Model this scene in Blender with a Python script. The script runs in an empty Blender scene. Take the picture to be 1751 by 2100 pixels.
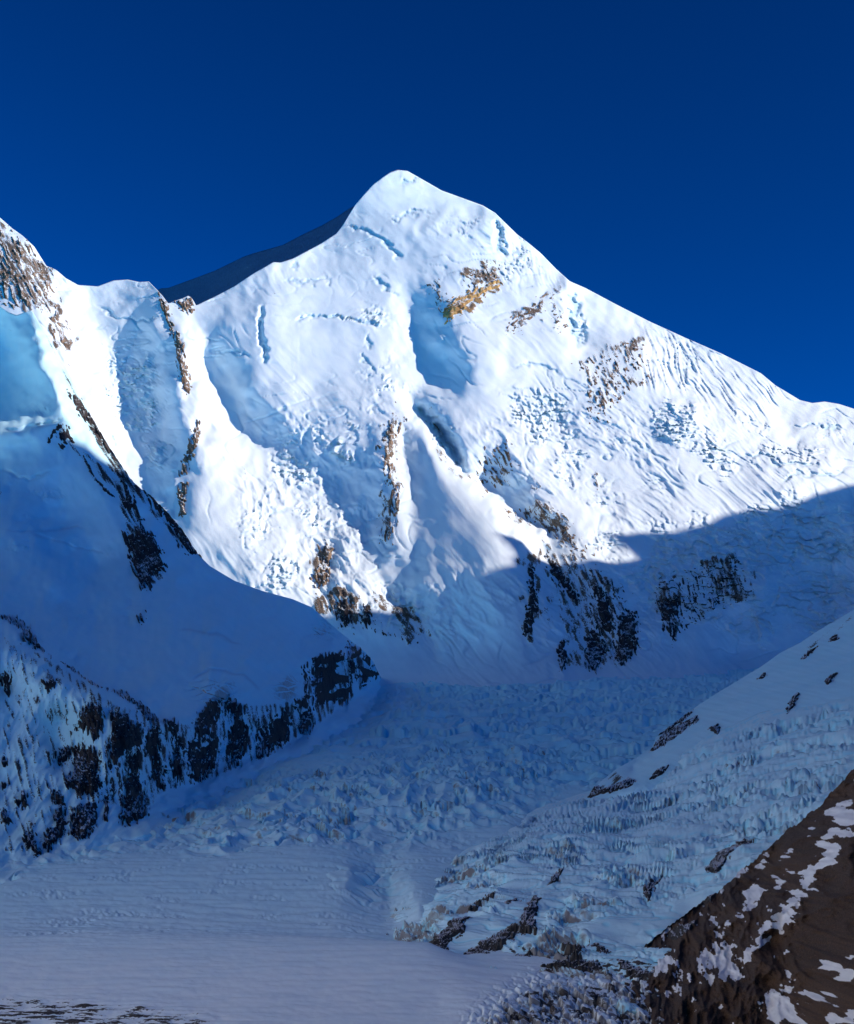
import bpy, math
import numpy as np

# ------------------------------------------------------------------ camera, sky, sun
# Photo coordinates used below: a 1751 x 2099 picture. The camera stands at the origin and looks
# level along +Y (its frame is raised with lens shift); metres everywhere.
PW, PH, FOC, HORIZON, CX = 1751.0, 2099.0, 2940.0, 1700.0, 875.5
SC = bpy.context.scene
COL = SC.collection

cam = bpy.data.cameras.new('camera')
cam.sensor_fit = 'HORIZONTAL'
cam.sensor_width = 36.0
cam.lens = FOC / PW * 36.0
cam.shift_y = (HORIZON - PH / 2) / PW
cam.clip_start = 1.0
cam.clip_end = 80000.0
cam_ob = bpy.data.objects.new('camera', cam)
cam_ob.rotation_euler = (math.radians(90), 0, 0)
COL.objects.link(cam_ob)
SC.camera = cam_ob

SUN_EL, SUN_AZ = math.radians(21.0), math.radians(110.0)     # azimuth clockwise from +Y
SDIR = np.array([math.sin(SUN_AZ) * math.cos(SUN_EL), math.cos(SUN_AZ) * math.cos(SUN_EL), math.sin(SUN_EL)])
sun = bpy.data.lights.new('sun', 'SUN')
sun.energy = 3.3
sun.angle = math.radians(0.55)
sun.color = (1.0, 0.82, 0.71)
sun_ob = bpy.data.objects.new('sun', sun)
from mathutils import Vector
sun_ob.rotation_euler = Vector(SDIR).to_track_quat('Z', 'Y').to_euler()
COL.objects.link(sun_ob)

world = bpy.data.worlds.new('World')
SC.world = world
world.use_nodes = True
nt = world.node_tree
nt.nodes.clear()
sky = nt.nodes.new('ShaderNodeTexSky')
sky.sky_type = 'NISHITA'
sky.sun_disc = False
sky.sun_elevation = SUN_EL
sky.sun_rotation = SUN_AZ
sky.altitude = 4500
sky.air_density = 0.6
sky.dust_density = 0.6
sky.ozone_density = 4.0
hsv = nt.nodes.new('ShaderNodeHueSaturation')
hsv.inputs['Saturation'].default_value = 1.2
gam = nt.nodes.new('ShaderNodeGamma')
gam.inputs['Gamma'].default_value = 1.7
wb = nt.nodes.new('ShaderNodeMix')                           # camera balanced for the warm low sun: the sky turns bluer
wb.data_type = 'RGBA'; wb.blend_type = 'MULTIPLY'
wb.inputs[0].default_value = 1.0
wb.inputs[7].default_value = (0.20, 0.92, 0.63, 1)
bg = nt.nodes.new('ShaderNodeBackground')
bg.inputs['Strength'].default_value = 0.087
wo = nt.nodes.new('ShaderNodeOutputWorld')
nt.links.new(sky.outputs[0], hsv.inputs['Color'])
nt.links.new(hsv.outputs[0], gam.inputs[0])
nt.links.new(gam.outputs[0], wb.inputs[6])
nt.links.new(wb.outputs[2], bg.inputs[0])
nt.links.new(bg.outputs[0], wo.inputs[0])

SC.view_settings.view_transform = 'Standard'
SC.view_settings.look = 'None'
SC.view_settings.exposure = 0.86
SC.view_settings.gamma = 1.0
SC.view_settings.use_curve_mapping = False
SC.cycles.use_denoising = True
SC.cycles.diffuse_bounces = 4
SC.cycles.max_bounces = 5

# ------------------------------------------------------------------ numeric helpers
def hash2(ix, iy, seed):
    h = (ix.astype(np.int64) * 374761393 + iy.astype(np.int64) * 668265263 + seed * 974634777) & 0xFFFFFFFF
    h = ((h ^ (h >> 13)) * 1274126177) & 0xFFFFFFFF
    h = ((h ^ (h >> 16)) * 2246822519) & 0xFFFFFFFF
    return (h ^ (h >> 15)) & 0xFFFFFFFF

def perlin(x, y, seed=0):
    x = np.asarray(x, np.float64); y = np.asarray(y, np.float64)
    ix = np.floor(x); iy = np.floor(y)
    fx = x - ix; fy = y - iy
    ux = fx * fx * fx * (fx * (fx * 6 - 15) + 10); uy = fy * fy * fy * (fy * (fy * 6 - 15) + 10)
    def g(dx, dy):
        a = hash2(ix + dx, iy + dy, seed) * (2 * math.pi / 4294967296.0)
        return np.cos(a) * (fx - dx) + np.sin(a) * (fy - dy)
    a = g(0, 0); b = g(1, 0); c = g(0, 1); d = g(1, 1)
    return 1.5 * ((a + (b - a) * ux) * (1 - uy) + (c + (d - c) * ux) * uy)

def fbm(x, y, n=4, seed=0, gain=0.5):
    s = 0; a = 1.0
    for i in range(n):
        s = s + a * perlin(x, y, seed + 17 * i)
        x = x * 2.03 + 3.7; y = y * 2.03 - 1.3; a *= gain
    return s

def ridged(x, y, n=4, seed=0, gain=0.5):
    s = 0; a = 1.0
    for i in range(n):
        r = 1 - np.abs(perlin(x, y, seed + 31 * i)) * 1.6
        s = s + a * r * r
        x = x * 2.1 + 5.1; y = y * 2.1 + 2.7; a *= gain
    return s

def worley(x, y, seed=0, jit=0.9):
    """distance to the nearest and second nearest cell point, a random value of the cell, and the offset from its point"""
    ix = np.floor(x); iy = np.floor(y)
    f1 = np.full(x.shape, 9.0); f2 = np.full(x.shape, 9.0)
    rv = np.zeros(x.shape); ox = np.zeros(x.shape); oy = np.zeros(x.shape)
    for dx in (-1, 0, 1):
        for dy in (-1, 0, 1):
            h = hash2(ix + dx, iy + dy, seed)
            px = ix + dx + 0.5 + jit * ((h & 1023) / 1023.0 - 0.5)
            py = iy + dy + 0.5 + jit * (((h >> 10) & 1023) / 1023.0 - 0.5)
            d = np.hypot(px - x, py - y)
            near = d < f1
            f2 = np.where(near, f1, np.minimum(f2, d))
            rv = np.where(near, ((h >> 20) & 1023) / 1023.0, rv)
            ox = np.where(near, x - px, ox); oy = np.where(near, y - py, oy)
            f1 = np.where(near, d, f1)
    return f1, f2, rv, ox, oy

def fissures(x, y, wd, seed):
    """long open cracks: where a stretched noise passes through zero"""
    return np.exp(-(perlin(x, y, seed) / wd) ** 2)

def sstep(a, b, x):
    t = np.clip((x - a) / (b - a), 0, 1)
    return t * t * (3 - 2 * t)

def line_dist(X, Y, poly):
    """distance to a polyline, position along it (0..1)"""
    p = np.asarray(poly, float)
    best = np.full(X.shape, 1e9); tt = np.zeros(X.shape)
    L = np.hypot(*np.diff(p, axis=0).T[:2]); tot = L.sum(); acc = 0
    for i in range(len(p) - 1):
        ax, ay = p[i][:2]; bx, by = p[i + 1][:2]
        dx, dy = bx - ax, by - ay
        t = np.clip(((X - ax) * dx + (Y - ay) * dy) / (dx * dx + dy * dy + 1e-9), 0, 1)
        d = np.hypot(X - ax - t * dx, Y - ay - t * dy)
        m = d < best
        best = np.where(m, d, best); tt = np.where(m, (acc + t * L[i]) / tot, tt)
        acc += L[i]
    return best, tt

def poly_sd(X, Y, poly):
    """signed distance to a polygon, positive inside"""
    p = list(poly); q = p + [p[0]]
    d, _ = line_dist(X, Y, q)
    ins = np.zeros(X.shape, bool)
    for i in range(len(p)):
        x1, y1 = q[i][:2]; x2, y2 = q[i + 1][:2]
        c = ((y1 > Y) != (y2 > Y))
        with np.errstate(divide='ignore', invalid='ignore'):
            xi = (x2 - x1) * (Y - y1) / (y2 - y1 if y2 != y1 else 1e-9) + x1
        ins ^= c & (X < xi)
    return np.where(ins, d, -d)

def region(X, Y, poly, soft=12.0):
    """0..1 inside a polygon with a soft edge; only computed near it"""
    p = np.asarray(poly, float)
    m = 3 * soft
    box = (X > p[:, 0].min() - m) & (X < p[:, 0].max() + m) & (Y > p[:, 1].min() - m) & (Y < p[:, 1].max() + m)
    out = np.zeros(X.shape)
    if box.any():
        out[box] = sstep(-soft, soft, poly_sd(X[box], Y[box], poly))
    return out

def near_line(X, Y, poly, m):
    p = np.asarray(poly, float)
    return (X > p[:, 0].min() - m) & (X < p[:, 0].max() + m) & (Y > p[:, 1].min() - m) & (Y < p[:, 1].max() + m)

def blob(X, Y, cx, cy, rx, ry, ang=0.0):
    c, s = math.cos(math.radians(ang)), math.sin(math.radians(ang))
    a = ((X - cx) * c + (Y - cy) * s) / rx; b = (-(X - cx) * s + (Y - cy) * c) / ry
    return np.exp(-(a * a + b * b))

class Field:
    """smooth surface through control values (X, Y, value), with a crease along each control line"""
    def __init__(self, lines, box, step=6.0, blur=True):
        pts = []
        for ln in lines:
            ln = [tuple(map(float, p)) for p in ln]
            if len(ln) == 1:
                pts.append(ln[0])
            for a, b in zip(ln[:-1], ln[1:]):
                n = max(1, int(math.hypot(b[0] - a[0], b[1] - a[1]) / 22))
                for k in range(n):
                    t = k / n
                    pts.append(tuple(a[j] + (b[j] - a[j]) * t for j in range(3)))
            if len(ln) > 1:
                pts.append(ln[-1])
        P = np.array(pts)
        c = P[:, :2] / 100.0; v = P[:, 2]; n = len(P)
        A = np.hypot(c[:, None, 0] - c[None, :, 0], c[:, None, 1] - c[None, :, 1])
        A[np.arange(n), np.arange(n)] -= 0.015
        Q = np.c_[np.ones(n), c]
        M = np.block([[A, Q], [Q.T, np.zeros((3, 3))]])
        w = np.linalg.solve(M, np.r_[v, 0, 0, 0])
        x0, x1, y0, y1 = box
        self.x0, self.y0, self.st = x0 - 3 * step, y0 - 3 * step, step
        gx = np.arange(self.x0, x1 + 4 * step, step); gy = np.arange(self.y0, y1 + 4 * step, step)
        G = np.zeros((len(gy), len(gx)))
        for j, yy in enumerate(gy):
            R = np.hypot(gx[:, None] / 100 - c[None, :, 0], yy / 100 - c[None, :, 1])
            G[j] = R @ w[:n] + w[n] + w[n + 1] * gx / 100 + w[n + 2] * yy / 100
        self.G = G
    def __call__(self, X, Y):
        fx = (X - self.x0) / self.st; fy = (Y - self.y0) / self.st
        ix = np.clip(np.floor(fx).astype(int), 1, self.G.shape[1] - 3); iy = np.clip(np.floor(fy).astype(int), 1, self.G.shape[0] - 3)
        tx = np.clip(fx - ix, 0, 1); ty = np.clip(fy - iy, 0, 1)
        def w(t):
            return ((1 - t) ** 3 / 6, (3 * t ** 3 - 6 * t ** 2 + 4) / 6, (-3 * t ** 3 + 3 * t ** 2 + 3 * t + 1) / 6, t ** 3 / 6)
        wx, wy = w(tx), w(ty)
        s = 0
        for a in range(4):
            for b in range(4):
                s = s + wy[a] * wx[b] * self.G[iy + a - 1, ix + b - 1]
        return s

def uv(X, Y):
    return (X - CX) / FOC, (HORIZON - Y) / FOC

# ------------------------------------------------------------------ materials
def new_mat(name):
    m = bpy.data.materials.new(name)
    m.use_nodes = True
    n = m.node_tree.nodes; l = m.node_tree.links
    b = n['Principled BSDF']
    b.inputs['Roughness'].default_value = 0.75
    b.inputs['Specular IOR Level'].default_value = 0.25
    return m, n, l, b

def mixc(n, l, fac, a, b):
    x = n.new('ShaderNodeMix'); x.data_type = 'RGBA'
    for s, v in ((0, fac), (6, a), (7, b)):
        if isinstance(v, (tuple, float, int)):
            x.inputs[s].default_value = v
        else:
            l.new(v, x.inputs[s])
    return x.outputs[2]

def mth(n, l, op, a, b=None, c=None):
    x = n.new('ShaderNodeMath'); x.operation = op
    for i, v in enumerate((a, b, c)):
        if v is None: continue
        if isinstance(v, (float, int)): x.inputs[i].default_value = v
        else: l.new(v, x.inputs[i])
    return x.outputs[0]

def noise(n, l, vec, scale, detail=4.0, rough=0.55):
    x = n.new('ShaderNodeTexNoise'); x.inputs['Scale'].default_value = scale
    x.inputs['Detail'].default_value = detail; x.inputs['Roughness'].default_value = rough
    l.new(vec, x.inputs['Vector'])
    return x.outputs[0]

def ramp01(n, l, v, lo, hi):
    x = n.new('ShaderNodeMapRange'); x.interpolation_type = 'SMOOTHSTEP'
    x.inputs['From Min'].default_value = lo; x.inputs['From Max'].default_value = hi
    l.new(v, x.inputs['Value'])
    return x.outputs[0]

def terrain_material(name, scale, snow_a, snow_b, rock_a, rock_b, dirt_shade, ice, warm=(0.46, 0.29, 0.10, 1), stretch=(1, 1, 0.4), rockiness=0.8, bump=1.0):
    """snow with rock, dirty ice, clear ice and painted shading where the mesh's own attributes put them; scale = metres of the grain"""
    m, n, l, b = new_mat(name)
    tc = n.new('ShaderNodeTexCoord')
    mp = n.new('ShaderNodeMapping'); mp.inputs['Scale'].default_value = stretch
    l.new(tc.outputs['Object'], mp.inputs['Vector'])
    vec = mp.outputs[0]
    def attr(a):
        x = n.new('ShaderNodeAttribute'); x.attribute_name = a
        return x.outputs['Fac']
    n1 = noise(n, l, vec, 1.0 / scale, 5, 0.6)
    n2 = noise(n, l, vec, 4.3 / scale, 4, 0.6)
    n3 = noise(n, l, tc.outputs['Object'], 0.22 / scale, 3, 0.5)
    snow = mixc(n, l, ramp01(n, l, n3, 0.35, 0.65), snow_a, snow_b)
    icec = mixc(n, l, mth(n, l, 'MULTIPLY', attr('ice'), 1.0), snow, ice)
    dm = mth(n, l, 'ADD', attr('dirt_shade'), mth(n, l, 'MULTIPLY', mth(n, l, 'SUBTRACT', n1, 0.5), 0.9))
    dm = mth(n, l, 'MULTIPLY', ramp01(n, l, dm, 0.3, 0.85), ramp01(n, l, attr('dirt_shade'), 0.02, 0.15))
    c = mixc(n, l, dm, icec, dirt_shade)
    rk = mixc(n, l, ramp01(n, l, n2, 0.3, 0.7), rock_a, rock_b)
    rk = mixc(n, l, attr('warm'), rk, warm)
    ra = attr('rock')
    rm = mth(n, l, 'ADD', ra, mth(n, l, 'MULTIPLY', mth(n, l, 'SUBTRACT', n2, 0.5), rockiness))
    rm = mth(n, l, 'MULTIPLY', ramp01(n, l, rm, 0.46, 0.56), ramp01(n, l, ra, 0.02, 0.12))
    c = mixc(n, l, rm, c, rk)
    l.new(c, b.inputs['Base Color'])
    bp = n.new('ShaderNodeBump')
    bp.inputs['Strength'].default_value = 0.5
    bp.inputs['Distance'].default_value = 1.0
    hh = mth(n, l, 'MULTIPLY', n2, mth(n, l, 'ADD', mth(n, l, 'MULTIPLY', rm, scale * 0.5 * bump), scale * 0.05 * bump))
    l.new(hh, bp.inputs['Height'])
    l.new(bp.outputs[0], b.inputs['Normal'])
    return m

SNOW_A, SNOW_B = (0.74, 0.88, 0.96, 1), (0.70, 0.85, 0.94, 1)
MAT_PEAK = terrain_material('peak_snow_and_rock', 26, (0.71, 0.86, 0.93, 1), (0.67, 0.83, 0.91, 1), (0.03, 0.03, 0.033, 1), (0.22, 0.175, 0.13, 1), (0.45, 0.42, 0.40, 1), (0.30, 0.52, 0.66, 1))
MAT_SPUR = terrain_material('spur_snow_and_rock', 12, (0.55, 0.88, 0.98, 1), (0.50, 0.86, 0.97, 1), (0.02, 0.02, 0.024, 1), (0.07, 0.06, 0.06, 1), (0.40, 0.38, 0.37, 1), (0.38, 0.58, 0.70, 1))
MAT_ICE = terrain_material('glacier_snow_and_ice', 9, (0.90, 0.97, 0.97, 1), (0.84, 0.94, 0.96, 1), (0.03, 0.028, 0.027, 1), (0.10, 0.085, 0.075, 1), (0.24, 0.235, 0.23, 1), (0.40, 0.86, 0.98, 1), stretch=(0.6, 1, 1))
MAT_BROWN = terrain_material('brown_scree', 5, (0.80, 0.80, 0.80, 1), (0.74, 0.74, 0.75, 1), (0.014, 0.010, 0.009, 1), (0.13, 0.075, 0.045, 1), (0.12, 0.08, 0.055, 1), (0.38, 0.5, 0.6, 1), warm=(0.15, 0.085, 0.045, 1), stretch=(1, 1, 1), rockiness=1.25, bump=1.8)

def rock_material(name, scale, a, b_, snow, lim=0.62):
    m, n, l, b = new_mat(name)
    b.inputs['Roughness'].default_value = 0.9
    tc = n.new('ShaderNodeTexCoord')
    mp = n.new('ShaderNodeMapping'); mp.inputs['Scale'].default_value = (1, 1, 0.35)
    l.new(tc.outputs['Object'], mp.inputs['Vector'])
    n1 = noise(n, l, mp.outputs[0], 1.0 / scale, 6, 0.65)
    n2 = noise(n, l, mp.outputs[0], 5.0 / scale, 4, 0.6)
    c = mixc(n, l, ramp01(n, l, n1, 0.3, 0.7), a, b_)
    g = n.new('ShaderNodeNewGeometry')
    sx = n.new('ShaderNodeSeparateXYZ'); l.new(g.outputs['Normal'], sx.inputs[0])
    sm = mth(n, l, 'ADD', sx.outputs['Z'], mth(n, l, 'MULTIPLY', mth(n, l, 'SUBTRACT', n2, 0.5), 0.9))
    c = mixc(n, l, ramp01(n, l, sm, lim, lim + 0.1), c, snow)
    l.new(c, b.inputs['Base Color'])
    bp = n.new('ShaderNodeBump'); bp.inputs['Strength'].default_value = 0.6; bp.inputs['Distance'].default_value = 1.0
    l.new(mth(n, l, 'MULTIPLY', n2, scale * 0.35), bp.inputs['Height'])
    l.new(bp.outputs[0], b.inputs['Normal'])
    return m

MAT_RIDGE_SHADE = terrain_material('ridge_painted_shade', 40, (0.3, 0.4, 0.5, 1), (0.3, 0.4, 0.5, 1), (0.02, 0.05, 0.12, 1), (0.03, 0.075, 0.17, 1), (0.2, 0.2, 0.2, 1), (0.3, 0.4, 0.5, 1), rockiness=0.3)  # the snow ridge's shade is put into this dark blue colour
ROCK_DARK = rock_material('dark_rock', 14, (0.018, 0.018, 0.022, 1), (0.06, 0.055, 0.055, 1), SNOW_B, 0.82)
ROCK_GREY = rock_material('grey_brown_rock', 30, (0.05, 0.04, 0.035, 1), (0.30, 0.22, 0.15, 1), SNOW_A, 0.72)
ROCK_GOLD = rock_material('ochre_rock', 30, (0.16, 0.10, 0.05, 1), (0.62, 0.42, 0.16, 1), SNOW_A, 0.72)
ROCK_MORAINE = rock_material('moraine_rock', 5, (0.025, 0.024, 0.025, 1), (0.09, 0.08, 0.07, 1), (0.74, 0.75, 0.77, 1), 0.86)
ROCK_BROWN = rock_material('brown_rock', 4, (0.03, 0.018, 0.012, 1), (0.15, 0.09, 0.055, 1), (0.78, 0.78, 0.78, 1), 0.9)

ROCK_VALLEY = rock_material('valley_rock', 400, (0.03, 0.028, 0.026, 1), (0.10, 0.085, 0.07, 1), SNOW_A, 2.0)

# ------------------------------------------------------------------ mesh builders
def grid_faces(nr, nc):
    i = np.arange(nr - 1)[:, None] * nc + np.arange(nc - 1)[None, :]
    return np.stack([i, i + nc, i + nc + 1, i + 1], -1).reshape(-1, 4)

def make_mesh(name, V, Fq, mat, attrs=None, parent=None, smooth=True):
    me = bpy.data.meshes.new(name)
    nv, nf = len(V), len(Fq)
    me.vertices.add(nv); me.loops.add(nf * 4); me.polygons.add(nf)
    me.vertices.foreach_set('co', np.ascontiguousarray(V, np.float32).ravel())
    me.loops.foreach_set('vertex_index', np.ascontiguousarray(Fq, np.int32).ravel())
    me.polygons.foreach_set('loop_start', np.arange(nf, dtype=np.int32) * 4)
    me.polygons.foreach_set('use_smooth', np.full(nf, smooth))
    me.update(calc_edges=True)
    for k, v in (attrs or {}).items():
        a = me.attributes.new(k, 'FLOAT', 'POINT')
        a.data.foreach_set('value', np.ascontiguousarray(v, np.float32).ravel())
    me.materials.append(mat)
    ob = bpy.data.objects.new(name, me)
    COL.objects.link(ob)
    if parent is not None:
        ob.parent = parent
    return ob

def interp(poly, X):
    p = np.asarray(poly, float)
    return np.interp(X, p[:, 0], p[:, 1])

def structure(ob, label):
    ob['kind'] = 'structure'
    ob['label'] = label
    return ob

class Face:
    """a mountainside: columns of bearing, rows from its crest down to its foot, each vertex at its own distance"""
    def __init__(self, top, bot, x0, x1, dx, rows, power=1.0):
        self.cols = np.arange(x0, x1 + dx, dx)
        self.top = interp(top, self.cols); self.bot = interp(bot, self.cols)
        t = np.linspace(0, 1, rows)
        self.T = t
        self.X = np.repeat(self.cols[None, :], rows, 0)
        self.Y = self.top[None, :] + t[:, None] * (self.bot - self.top)[None, :]
    def sample(self, A, X, Y):
        fx = np.clip((X - self.cols[0]) / (self.cols[1] - self.cols[0]), 0, len(self.cols) - 1.001)
        tp = np.interp(X, self.cols, self.top); bt = np.interp(X, self.cols, self.bot)
        fy = np.clip((Y - tp) / (bt - tp), 0, 1) * (len(self.T) - 1.001)
        ix = fx.astype(int); iy = fy.astype(int); tx = fx - ix; ty = fy - iy
        return (A[iy, ix] * (1 - tx) + A[iy, ix + 1] * tx) * (1 - ty) + (A[iy + 1, ix] * (1 - tx) + A[iy + 1, ix + 1] * tx) * ty
    def finish(self, depth, dz=None):
        self.depth = depth
        u, v = uv(self.X, self.Y)
        P = np.stack([u * depth, depth, v * depth], -1)
        if dz is not None:
            P[..., 2] += dz
        self.P = P
    def pos(self, X, Y):
        return np.stack([self.sample(self.P[..., k], X, Y) for k in range(3)], -1)
    def build(self, name, mat, attrs, back=8, back_run=1500.0, back_drop=1500.0, parent=None, left=None, right=None):
        P = self.P; nr, nc = P.shape[:2]
        A = {k: v for k, v in attrs.items()}
        if back:
            k = np.arange(back, 0, -1)[:, None] / back
            B = np.repeat(P[:1], back, 0).copy()
            r = k ** 1.7
            B[..., 1] += r * back_run
            B[..., 2] -= r * back_drop * (0.25 + 0.75 * k)
            B[..., 0] += r * back_run * (P[0, :, 0] / P[0, :, 1])[None, :]
            P = np.concatenate([B, P], 0)
            A = {q: np.concatenate([np.repeat(v[:1], back, 0), v], 0) for q, v in A.items()}
        run = np.array([25, 60, 120, 220, 380, 600, 900, 1300.0])       # the slope goes on beyond the frame
        for rise, end in ((left, 0), (right, -1)):
            if rise is None: continue
            sgn = -1 if end == 0 else 1
            E = np.repeat(P[:, [end]], len(run), 1).copy()
            E[..., 0] += sgn * run[None, :]
            E[..., 2] += rise * run[None, :] + 0.22 * run[None, :] * fbm(E[..., 0] / 160, E[..., 1] / 160, 4, 7)
            if end == 0: E = E[:, ::-1]
            P = np.concatenate([E, P] if end == 0 else [P, E], 1)
            for q in A:
                rp = np.repeat(A[q][:, [end]], len(run), 1)
                A[q] = np.concatenate([rp, A[q]] if end == 0 else [A[q], rp], 1)
        nr, nc = P.shape[:2]
        ob = make_mesh(name, P.reshape(-1, 3), grid_faces(nr, nc), mat, {q: v.reshape(-1) for q, v in A.items()}, parent)
        return ob

def slope_of(P):
    """unit normals of a grid of points"""
    du = np.gradient(P, axis=1); dv = np.gradient(P, axis=0)
    n = np.cross(dv, du)
    n /= np.linalg.norm(n, axis=-1, keepdims=True) + 1e-9
    return n

def outcrop(face, poly, mat, parent, thick, name='rock_outcrop', grain=10.0, streak=2.5, ang=90.0, ragged=5.0, step=1.6, seed=0, out=(0.0, -0.85, 0.5), label=None, frag=None, single=False):
    """bare rock standing out of the snow: a ragged-edged body of its own over the mountainside"""
    p = np.asarray(poly, float)
    mg = 8
    gx = np.arange(p[:, 0].min() - mg, p[:, 0].max() + mg + step, step)
    gy = np.arange(p[:, 1].min() - mg, p[:, 1].max() + mg + step, step)
    X, Y = np.meshgrid(gx, gy)
    sd = poly_sd(X, Y, poly)
    c, s = math.cos(math.radians(ang)), math.sin(math.radians(ang))
    al = (X * c + Y * s); ac = (-X * s + Y * c)
    w = 3 * perlin(X / 30, Y / 30, seed + 5)
    nz = fbm(al / (grain * streak) + 0.3 * w, ac / grain + 0.3 * w, 3, seed + 9)
    ragged = min(ragged, 0.55 * sd.max())
    m = sd + ragged * nz * 1.6 + 1.0
    if frag is None and not single:
        m = m - 7 * np.exp(-(perlin(al / (grain * 9) + 0.2 * w, ac / (grain * 2.3) + 0.25 * w, seed + 3) / 0.13) ** 2) * sstep(3, 9, sd.max())
    if single:
        m = m + 1.4
    if frag is not None:
        m = np.minimum(sd * 0.30, 5.0) + 9.5 * nz - frag
    P = face.pos(X, Y)
    px = P[..., 1] / FOC                                    # metres per picture unit here
    rib = ridged(al / (grain * streak * 1.4), ac / (grain * 0.8), 3, seed + 40)
    h = thick * (sstep(0, 7, m) * (0.45 + 0.55 * rib) - 0.12) + np.where(m < 0, m * 0.25, 0) * px
    h = np.where(m < -3, -3 * px, h)
    P = P + h[..., None] * np.asarray(out)
    keep = m > -2.5
    nr, nc = X.shape
    lab = np.where(keep, np.arange(nr * nc).reshape(nr, nc) + 1, 0)      # islands of rock: each is a body of its own
    while True:
        q = np.pad(lab, 1)
        nb = np.maximum.reduce([q[1:-1, 1:-1], q[:-2, 1:-1], q[2:, 1:-1], q[1:-1, :-2], q[1:-1, 2:]])
        nb = np.where(keep, nb, 0)
        if (nb == lab).all(): break
        lab = nb
    Fall = grid_faces(nr, nc); flat = lab.reshape(-1); VP = P.reshape(-1, 3); made = []
    ids, cnt = np.unique(flat[flat > 0], return_counts=True)
    if single and len(ids):
        ids, cnt = ids[[cnt.argmax()]], cnt[[cnt.argmax()]] + 999
    for k in ids[cnt * step * step > (45 if frag is None else 26)]:
        Fq = Fall[(flat == k)[Fall].any(1)]
        used = np.unique(Fq); remap = np.full(nr * nc, -1); remap[used] = np.arange(len(used))
        ob = make_mesh(name, VP[used], remap[Fq], mat, None, parent)
        if label: ob['label'] = label
        made.append(ob)
    return made

# ------------------------------------------------------------------ the high snow peak
def zr(lst, k, ox, oy):
    return [(x * k + ox, y * k + oy) + tuple(r) for x, y, *r in lst]

TOP_M = [(-260, 330), (-100, 385), (-40, 420), (0, 446), (25, 468), (45, 482), (70, 505), (95, 545), (115, 553), (135, 570), (160, 584), (200, 587), (232, 575), (262, 573), (285, 578), (305, 577), (320, 592), (333, 606), (345, 622), (360, 616), (372, 612), (386, 606), (394, 612), (402, 626), (440, 608), (480, 587), (520, 560), (545, 546), (560, 537), (575, 538), (600, 530), (630, 514), (660, 498), (690, 478), (704, 460), (712, 446), (728, 420), (745, 400), (765, 378), (785, 363), (800, 353), (815, 348), (835, 350), (860, 364), (905, 390), (960, 410), (990, 421), (1015, 436), (1060, 480), (1085, 499), (1110, 520), (1140, 551), (1168, 576), (1200, 590), (1260, 622), (1330, 658), (1400, 690), (1480, 725), (1560, 765), (1590, 790), (1602, 797), (1640, 820), (1665, 826), (1690, 823), (1720, 828), (1751, 838), (1850, 880), (2000, 950), (2250, 1080)]
BOT_M = [(-260, 1180), (200, 1300), (400, 1420), (700, 1440), (1700, 1420), (2250, 1420)]
M = Face(TOP_M, BOT_M, -180, 2200, 2.3, 410)
X, Y = M.X, M.Y
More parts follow.
